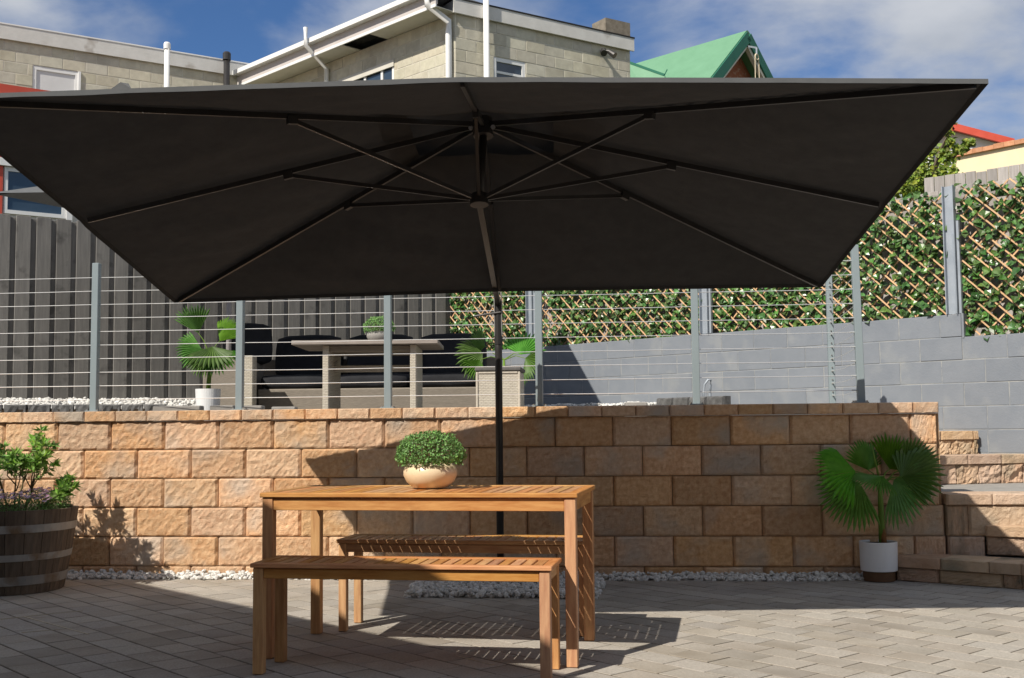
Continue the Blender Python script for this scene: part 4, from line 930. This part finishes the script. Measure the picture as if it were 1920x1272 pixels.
# ================================================================== BUILDINGS BEHIND
def P2(x, y, d): q = at(x, y, d); return Vector((q.x, q.y, 0))
hA, hC, hB, hD = P2(853, 10, 18.9), P2(1181, 84, 20.9), P2(487, 140, 23.1), P2(-230, 20, 19.5)
hs = thing('block_house', 'grey concrete block house with white fascia and gutters behind the fence', 'house', (hA.x, hA.y, 1.28))
def off(v): return v-Vector(hs.location)
def hslab(name, mat, A, D, s0, s1, z0, z1, t0, t1, par=hs):
    mb = MB(); slab(mb, A, D, s0, s1, z0, z1, t0, t1); return mb.build(name, mat, par, -hs.location)
dR = (hC-hA).normalized(); lR = (hC-hA).length; dL = (hA-hB).normalized(); lL = (hA-hB).length; dW = (hB-hD).normalized(); lW = (hB-hD).length
ZR, ZW = 7.84, 8.06
def sz(A, D, x, y):
    n_ = Vector((D.y, -D.x, 0)); q = onplane(x, y, A, n_); return (q-A).dot(D), q.z
def snap(z, zt, h=0.2): return zt-round((zt-z)/h)*h
def window(A, D, s0, s1, z0, z1, mull=(), blind=False, dp=0.055):
    wn = hslab('window', M['white'], A, D, s0, s1, z0, z0+0.06, 0.0, dp)
    hslab('frame', M['white'], A, D, s0, s1, z1-0.07, z1, 0.012, dp, wn).location = (0, 0, 0)
    for a in (s0, s1-0.06)+tuple(mull): hslab('frame', M['white'], A, D, a, a+0.06, z0+0.0605, z1-0.0705, 0.012, dp, wn).location = (0, 0, 0)
    hslab('pane', M['blind'] if blind else M['glass'], A, D, s0+0.03, s1-0.03, z0+0.03, z1-0.03, 0.035, dp, wn).location = (0, 0, 0)
    return wn
# right face
s0, zt = sz(hA, dR, 926, 101); s1, _ = sz(hA, dR, 985, 112); zt = snap(zt, ZR)
opR = [(s0, s1, zt-1.0, zt)]
block_courses(hs, hA, dR, lR, [(k, ZR-(k+1)*0.2) for k in range(8)], 0.40, 0.2, M['houseblock'], gap=0.012, dp=0.06, openings=opR, jit=0.002)
window(hA, dR, s0, s1, zt-1.0, zt-0.002)
hslab('sash_rail', M['white'], hA, dR, s0+0.061, s1-0.061, zt-0.27, zt-0.23, 0.02, 0.05)
# left face
s0, zt = sz(hB, dL, 637, 148); s1, z1_ = sz(hB, dL, 738, 112); zt = snap(z1_, ZR)
opL = [(s0, s1, zt-1.0, zt)]
block_courses(hs, hB, dL, lL, [(k, ZR-(k+1)*0.2) for k in range(7)], 0.40, 0.2, M['houseblock'], gap=0.012, dp=0.06, openings=opL, jit=0.002)
window(hB, dL, s0, s1, zt-1.0, zt-0.002, mull=(s0+(s1-s0)*0.45, s0+(s1-s0)*0.76))
hslab('window_head', M['soffit'], hB, dL, s0-0.02, s1+0.02, zt-0.12, zt-0.003, -0.02, 0.01)
# left wing
s0, zt = sz(hD, dW, 62, 122); s1, _ = sz(hD, dW, 148, 134); zt = snap(zt, ZW)
opW = [(s0, s1, zt-0.6, zt)]
block_courses(hs, hD, dW, lW, [(k, ZW-(k+1)*0.2) for k in range(7)], 0.40, 0.2, M['houseblock'], gap=0.012, dp=0.06, openings=opW, jit=0.002)
window(hD, dW, s0, s1, zt-0.6, zt-0.002, blind=True)
hslab('reveal', M['white'], hD, dW, s1-0.012, s1+0.03, zt-0.6, zt-0.003, -0.03, 0.03)
def mortar(A, D, ln, zt_, zb_, op):
    o0, o1, oz0, oz1 = op; mb = MB()
    slab(mb, A, D, 0, o0, zb_, zt_, 0.005, 0.051); slab(mb, A, D, o1, ln, zb_, zt_, 0.005, 0.051); slab(mb, A, D, o0, o1, oz1, zt_, 0.005, 0.051)
    if oz0 > zb_: slab(mb, A, D, o0, o1, zb_, oz0, 0.005, 0.051)
    mb.build('mortar', M['housejoint'], hs, -hs.location)
mortar(hA, dR, lR, ZR, ZR-1.6, opR[0]); mortar(hB, dL, lL, ZR, ZR-1.4, opL[0]); mortar(hD, dW, lW, ZW, ZW-1.4, opW[0])
mb = MB(); slab(mb, hA, dR, -0.0, lR, 1.28, ZR+0.02, 0.052, 3.2); mb.build('wall', M['housejoint'], hs, -hs.location)
mb = MB(); slab(mb, hB, dL, 0, lL, 1.28, ZR+0.021, 0.052, 3.0); mb.build('wall', M['housejoint'], hs, -hs.location)
mb = MB(); slab(mb, hD, dW, -4, lW+0.3, 1.28, ZW+0.02, 0.052, 3.0); mb.build('wall', M['housejoint'], hs, -hs.location)
for (A_, D__, l_, zb) in ((hA, dR, lR, ZR-1.6), (hB, dL, lL, ZR-1.4), (hD, dW, lW, ZW-1.4)):
    hslab('lower_wall', M['houseblock'], A_, D__, 0, l_, 1.29, zb-0.006, 0.0, 0.05)
hslab('fascia', M['fascia'], hA, dR, -0.06, lR+0.05, ZR-0.015, ZR+0.215, -0.065, -0.03)
hslab('flashing', M['dark'], hA, dR, -0.05, lR+0.06, ZR+0.216, ZR+0.24, -0.075, 0.3)
hslab('roof', M['tin'], hA, dR, -0.04, lR+0.04, ZR+0.03, ZR+0.21, -0.028, 3.3)
hslab('fascia', M['fascia'], hD, dW, -3, lW+0.1, ZW-0.02, ZW+0.245, -0.06, -0.03)
hslab('flashing', M['white'], hD, dW, -3, lW+0.2, ZW+0.246, ZW+0.27, -0.07, 0.3)
hslab('roof', M['tin'], hD, dW, -3, lW+0.3, ZW+0.03, ZW+0.24, -0.028, 3.1)
OV = 0.44
so0, so1 = -0.12, lL+0.05
sw0 = lL*0.565; sw1 = lL*0.70
hslab('soffit', M['soffit'], hB, dL, so0, sw0, ZR+0.0, ZR+0.012, -OV, -0.004)
hslab('soffit', M['soffit'], hB, dL, sw1, so1-0.03, ZR+0.0, ZR+0.012, -OV, -0.004)
hslab('soffit_gap', M['dark'], hB, dL, sw0, sw1, ZR+0.10, ZR+0.11, -OV, -0.004)
hslab('soffit_trim', M['white'], hB, dL, so0, so1, ZR-0.02, ZR+0.03, -OV-0.025, -OV-0.001)
hslab('fascia', pmat('mauve_fascia', (0.50, 0.46, 0.44), (0.56, 0.52, 0.5), 3, 0.7, 0, 1, 0), hB, dL, so0, so1, ZR+0.031, ZR+0.26, -OV-0.02, -OV+0.02)
hslab('gutter', M['white'], hB, dL, so0-0.08, so1+0.02, ZR+0.20, ZR+0.285, -OV-0.14, -OV-0.021)
hslab('roof', M['tin'], hB, dL, so0, so1, ZR+0.262, ZR+0.30, -OV-0.06, 3.0)
nR, nL_ = Vector((dR.y, -dR.x, 0)), Vector((dL.y, -dL.x, 0)); nW = Vector((dW.y, -dW.x, 0))
def pipe(name, pts, r, mat=M['white'], n=10): mb = MB(); mb.tube(pts, r, n); return mb.build(name, mat, hs, -hs.location, smooth=True)
gA = hA-dL*0.08+nL_*0.07
e0 = hA+dL*0.0+nL_*(OV+0.06)-dL*0.12
pipe('downpipe', [Vector((e0.x, e0.y, ZR+0.20)), Vector((e0.x, e0.y, ZR+0.05)), Vector((gA.x, gA.y, ZR-0.14)), Vector((gA.x, gA.y, ZR-0.32)), Vector((gA.x, gA.y, 1.4))], 0.055)
q = onplane(912, 80, hA+nR*0.12, nR); pipe('vent_pipe', [Vector((q.x, q.y, 1.4)), Vector((q.x, q.y, ZR+0.6))], 0.05)
q1_ = onplane(612, 130, hB+nL_*0.07, nL_); q2_ = onplane(573, 85, hB+nL_*(OV+0.20), nL_); q3_ = Vector((q2_.x, q2_.y, 0)); z3 = onplane(573, 52, hB+nL_*(OV+0.20), nL_).z
pipe('vent_pipe', [Vector((q1_.x, q1_.y, 1.4)), Vector((q1_.x, q1_.y, q1_.z)), q2_, Vector((q2_.x, q2_.y, z3))], 0.042)
q = onplane(313, 120, hD+nW*0.45, nW); zt_ = onplane(313, 82, hD+nW*0.45, nW).z
vp = pipe('vent_pipe', [Vector((q.x, q.y, 1.4)), Vector((q.x, q.y, zt_-0.02))], 0.05); mb = MB(); mb.lathe([(0.066, 0), (0.066, 0.10), (0.05, 0.13), (0.0, 0.135)], (q.x, q.y, zt_-0.11), 12, False); mb.build('cap', M['white'], vp)
q = onplane(425, 140, hD+nW*0.22, nW); zt_ = onplane(425, 100, hD+nW*0.22, nW).z
fl_ = pipe('flue', [Vector((q.x, q.y, 1.4)), Vector((q.x, q.y, zt_-0.05))], 0.062, M['umbframe']); mb = MB(); mb.lathe([(0.08, 0), (0.08, 0.13), (0.06, 0.16), (0.0, 0.165)], (q.x, q.y, zt_-0.14), 12, False); mb.build('cap', M['umbframe'], fl_)
cz0, cz1 = ZR+0.18, onplane(1160, 38, hA, nR).z
sc0, _ = sz(hA, dR, 1137, 60)
hslab('chimney', pmat('old_chimney_brick', (0.17, 0.145, 0.11), (0.27, 0.235, 0.19), 12, 0.95, 0.006, 40, 0), hA, dR, sc0, lR+0.03, cz0, cz1, 0.02, 0.42)
# twin floodlight
s_f, z_f = sz(hA, dR, 1127, 98); c = hA+dR*s_f+nR*0.02
fl2 = thing('floodlight', 'small dark twin floodlight high on the grey block house wall', 'light', (c.x, c.y, z_f))
b = MB(); b.tube([(0, 0, 0), nR*0.10], 0.035, 8); b.build('bracket', M['umbframe'], fl2)
for sg in (-1, 1): b = MB(); e = nR*0.12+dR*sg*0.07+Vector((0, 0, -0.02)); b.tube([nR*0.08+dR*sg*0.02, e, e+nR*0.10+dR*sg*0.05+Vector((0, 0, -0.09))], [0.02, 0.04, 0.06], 10); b.build('lamp_head', M['umbframe'], fl2)

# red building at the left
rE, rS = P2(165, 300, 15.6), P2(-260, 300, 14.05)
rd = thing('red_building', 'red corrugated building with white framed windows behind the dark fence', 'building', (rE.x, rE.y, 1.28))
dD = (rE-rS).normalized(); lD = (rE-rS).length; nD = Vector((dD.y, -dD.x, 0))
def rslab(name, mat, s0, s1, z0, z1, t0, t1, par=rd): mb = MB(); slab(mb, rS, dD, s0, s1, z0, z1, t0, t1); o = mb.build(name, mat, par, -rd.location); return o
_, zg = sz(rS, dD, 20, 306); _, zt = sz(rS, dD, 60, 168); sW0, _ = sz(rS, dD, 7, 350); sW1, zwb = sz(rS, dD, 123, 404)
rslab('wall', M['render'], 0, lD, 1.28, zg-0.06, 0.0, 3.0)
rslab('upper_wall', M['red'], 0, lD-0.03, zg+0.05, zt-0.01, 0.01, 3.0)
k = 0.0
while k < lD-0.08:
    rslab('rib', M['red'], k, k+0.055, zg+0.055, zt-0.2, -0.02, 0.009); k += 0.135
rslab('roof_fascia', M['red'], -0.05, lD+0.02, zt-0.19, zt, -0.06, -0.021)
rslab('gutter', M['white'], 0, lD, zg-0.055, zg+0.045, -0.08, -0.001)
rslab('post', M['red'], sW0-0.12, sW0-0.02, 1.3, zg-0.06, -0.04, -0.001)
rslab('pillar', M['white'], sW1, sW1+0.075, 1.3, zg-0.06, -0.05, -0.001)
wn = rslab('window', M['white'], sW0, sW1-0.002, zwb-0.05, zwb, -0.03, -0.001)
for (a, b_, z0_, z1_) in ((sW0, sW0+0.045, zwb+.001, zg-0.062), (sW1-0.055, sW1-0.002, zwb+.001, zg-0.062), (sW0+0.046, sW1-0.056, zg-0.115, zg-0.062), (sW0+0.046, sW1-0.056, zwb+0.18, zwb+0.205)): rslab('frame', M['white'], a, b_, z0_, z1_, -0.03, -0.001, wn).location = (0, 0, 0)
rslab('pane', M['glass'], sW0+0.04, sW1-0.05, zwb+0.0, zg-0.1, -0.012, -0.002, wn).location = (0, 0, 0)

# green roofed brick gable
ga = at(1402, 63, 35.0); gb = CAMP+ray(1205, 121)*1.0; gb = CAMP+ray(1205, 121)*((ga.z-CZ)/ray(1205, 121).z)
rdv = Vector((gb.x-ga.x, gb.y-ga.y, 0)); lr = rdv.length; rdv.normalize()
gh_ = thing('gable_house', 'brick gabled house with a green steel roof beyond the block house', 'house', (ga.x, ga.y, 1.28))
gl_, gr_ = onplane(1334, 152, ga, rdv), onplane(1447, 152, ga, rdv)
gl_, gr_ = ga+(gl_-ga)*2.2, ga+(gr_-ga)*2.2
def quadslab(name, mat, pts, th, par, org):
    n_ = (pts[1]-pts[0]).cross(pts[3]-pts[0]).normalized(); mb = MB(); v = [p-org for p in pts]+[p-org-n_*th for p in pts]
    mb.add(v, [(0, 1, 2, 3), (7, 6, 5, 4)]+[(i, 4+i, 4+(i+1) % 4, (i+1) % 4) for i in range(4)]); return mb.build(name, mat, par)
og = Vector(gh_.location); back = rdv*(lr+3)
quadslab('roof', M['greenroof'], [ga, gl_, gl_+back, ga+back], 0.10, gh_, og)
quadslab('roof', M['greenroof'], [ga+back, gr_+back, gr_, ga], 0.10, gh_, og)
for e_ in (gl_, gr_):
    mb = MB(); mb.bar(ga-rdv*0.03-og-Vector((0, 0, 0.10)), e_-rdv*0.03-og-Vector((0, 0, 0.10)), 0.05, 0.30); mb.build('barge_board', M['greentrim'], gh_)
    mb = MB(); mb.bar(ga+rdv*0.08-og-Vector((0, 0, 0.36)), e_+rdv*0.08-og-Vector((0, 0, 0.36)), 0.14, 0.10); mb.build('eave_lining', M['soffit'], gh_)
ins = rdv*0.55; mb = MB()
tri = [ga+ins-Vector((0, 0, 0.15)), gl_+ins, Vector((gl_.x, gl_.y, 1.28))+ins, Vector((gr_.x, gr_.y, 1.28))+ins, gr_+ins]; mb.add([p-og for p in tri]+[p-og+rdv*0.25 for p in tri], [(0, 1, 2, 3, 4), (9, 8, 7, 6, 5)]+[(i, 5+i, 5+(i+1) % 5, (i+1) % 5) for i in range(5)]); mb.build('gable_wall', M['brickred'], gh_)
mb = MB(); rc = Vector((0, 0, 0.03))
mb.tube([ga-og+rc, ga+back-og+rc], 0.07, 8); mb.build('ridge_cap', M['greenroof'], gh_)
l0, l1 = at(1176, 116, 34), at(1246, 141, 33.2)
quadslab('lower_roof', M['greenroof'], [l0, Vector((l0.x, l0.y-0.8, l0.z-2.2)), Vector((l1.x, l1.y-0.8, l0.z-2.4)), l1], 0.08, gh_, og)
mb = MB(); mb.bar(l0-og, l1-og, 0.06, 0.07); mb.build('lower_ridge', M['greentrim'], gh_)
mb = MB(); mb.bar(l1-og, l1-og+Vector((0, 0, -1.4)), 0.03, 0.03); mb.bar(l1-og, l1-og+Vector((0.08, 0, 0.16)), 0.03, 0.03); mb.build('roof_bracket', M['greentrim'], gh_)
# rope pulley hung from the gable
pw = onplane(1419, 107, ga-rdv*0.45, rdv)
pu_ = thing('rope_pulley', 'cream rope pulley wheel hanging from the green gable', 'pulley', pw)
gx = Vector((-rdv.y, rdv.x, 0)); ring = MB()
ring.tube([gx*math.cos(t*math.pi/10)*0.085+Vector((0, 0, math.sin(t*math.pi/10)*0.085)) for t in range(21)], 0.022, 6); ring.build('wheel', M['rope'], pu_)
for sg in (-1, 1): r_ = MB(); r_.tube([gx*sg*0.095, gx*sg*0.12+Vector((0, 0, -1.7))], 0.014, 5); r_.build('rope', M['rope'], pu_)
r_ = MB(); ar = onplane(1402, 87, ga, rdv)-pw; r_.bar(ar, Vector((0, 0, 0.28)), 0.05, 0.05); r_.tube([Vector((0, 0, 0.28)), Vector((0, 0, 0.08))], 0.03, 6); r_.build('arm', M['steel'], pu_)

# cream rendered building with tiled coping, and the white gable behind it
w0, w1 = P2(1790, 290, 26.0), P2(2050, 250, 23.6); dC = (w1-w0).normalized(); lC = (w1-w0).length; zC = onplane(1850, 284, w0, Vector((dC.y, -dC.x, 0))).z
cb_ = thing('cream_building', 'cream rendered wall of a building with terracotta coping at the right', 'building', (w0.x, w0.y, 1.28))
mb = MB(); slab(mb, w0, dC, 0, lC, 1.28, zC, 0, 5); mb.build('wall', M['creamwall'], cb_, -cb_.location)
k = 0
while k < lC:
    mb = MB(); slab(mb, w0, dC, k, k+0.235, zC+0.001, zC+0.10+random.gauss(0, .006), -0.08, 0.3); mb.build('coping_tile', M['terracotta'], cb_, -cb_.location); k += 0.24
qa = at(1781, 246, 33); ql, qr = at(1735, 278, 33), at(1885, 277, 33)
wg = thing('white_gable_house', 'white gabled house with a red fascia behind the vine', 'house', (qa.x, qa.y, 1.28)); og = Vector(wg.location)
yv = Vector((0.1, 1, 0)).normalized()
tri = [qa, Vector((ql.x, qa.y, ql.z)), Vector((ql.x, qa.y, 1.28)), Vector((qr.x, qa.y, 1.28)), Vector((qr.x, qa.y, qr.z))]
mb = MB(); mb.add([p-og for p in tri]+[p-og+yv*0.2 for p in tri], [(0, 1, 2, 3, 4), (9, 8, 7, 6, 5)]+[(i, 5+i, 5+(i+1) % 5, (i+1) % 5) for i in range(5)]); mb.build('wall', M['white'], wg)
for e_ in (tri[1], tri[4]):
    mb = MB(); d_ = (e_-tri[0])*1.05; mb.bar(tri[0]-og+Vector((0, -0.25, 0.06)), tri[0]+d_-og+Vector((0, -0.25, 0.06)), 0.12, 0.2); mb.build('fascia', M['red'], wg)
    quadslab('roof', M['tin'], [tri[0]+Vector((0, -.2, .12)), tri[0]+d_+Vector((0, -.2, .12)), tri[0]+d_+yv*6+Vector((0, 0, .12)), tri[0]+yv*6+Vector((0, 0, .12))], 0.06, wg, og)

# ------------------------------------------------------------------ leafy tree over the right fence
tb_ = at(1745, 400, 15.4); tb_.z = 1.28
tree = thing('vine_tree', 'leafy yellow green tree rising behind the right end of the ivy screens', 'tree', tb_)
TD = tb_.y
def tq(x, y, dy=0.0): r = ony(x, y, TD+dy); return Vector((r.x-tb_.x, r.y-tb_.y, r.z-tb_.z))
tk = MB(); tk.tube([(0, 0, 0), (0.05, 0, 1.2), tq(1742, 345)], [0.075, 0.06, 0.04], 8)
lf = MB()
blobs = [(1712, 338, 0, .27), (1745, 332, .2, .27), (1772, 338, -.1, .22), (1698, 352, -.2, .24), (1738, 308, .1, .22), (1766, 312, 0, .20), (1728, 352, .3, .26), (1778, 290, 0, .14), (1752, 290, .1, .15), (1690, 356, .2, .2), (1795, 340, .2, .15), (1768, 352, .2, .2), (1781, 268, 0, .09), (1779, 248, 0, .07), (1784, 230, 0, .045), (1812, 272, .1, .10), (1800, 282, 0, .09), (1822, 268, 0, .05), (1722, 322, 0, .2)]
for (x, y, dy, r) in blobs:
    c = tq(x, y, dy); tk.tube([tq(1742, 348), tq(1742, 340).lerp(c, 0.5)+rv()*0.05, c], [0.025, 0.015, 0.006], 5)
    for k in range(int(4200*r*r+30)):
        d = rv()*r*random.random()**0.4; p = c+Vector((d.x, d.y, d.z*0.85))
        if noise.noise(p*4.5) < -0.28: continue
        ivy_leaf(lf, p, rv()+Vector((-.3, -.8, .8)), rv()+Vector((0, 0, -.4)), random.uniform(0.035, 0.075))
tk.build('trunk', M['bark'], tree); tag(lf.build('crown', M['vine'], tree), kind='stuff')

# ------------------------------------------------------------------ the house beside the patio (its eave shades the left paving)
s1g = onz(225, 1097); s2g = onz(1010, 1271); ez = 3.2
e_ = Vector((s2g.x-s1g.x, s2g.y-s1g.y, 0)).normalized(); p1 = s1g-Vector((SUN.x, SUN.y, 0))*(ez/-SUN.z); nE = Vector((e_.y, -e_.x, 0))   # points away from the patio
hp = p1-e_*3.5; lh = 3.5+(s2g-s1g).length+1.2
nh = thing('patio_house', 'house beside the patio whose eave shades the left of the paving', 'house', (hp.x+nE.x*3, hp.y+nE.y*3, 0))
def poly(s0, s1, t0, t1): return [tuple((hp+e_*a+nE*b)[:2]) for a, b in ((s0, t0), (s1, t0), (s1, t1), (s0, t1))]
mb = MB(); mb.prism(poly(0.5, lh-0.5, 0.6, 6.0), -0.05, ez-0.02); mb.build('wall', M['render'], nh, -nh.location)
mb = MB(); mb.prism(poly(0, lh, 0.0, 6.5), ez-0.018, ez+0.12); mb.build('roof', M['tin'], nh, -nh.location)

mb = MB(); mb.prism([(-2.6, -10), (13, -10), (13, -2.6), (-2.6, -2.6)], -0.05, 6.0); mb.build('added_sky_block', pmat('brown_sky_block', (0.20, 0.13, 0.09), (0.27, 0.18, 0.13), 8, 0.9, 0.002, 40, 0), nh, -nh.location)  # unseen wing behind the camera, added to cut sky light in the shade
mb = MB(); mb.prism([(-3.0, -10.4), (13.4, -10.4), (13.4, -2.2), (-3.0, -2.2)], 6.002, 6.16); mb.build('added_sky_block_roof', M['tin'], nh, -nh.location)  # roof slab of the added wing that blocks sky light
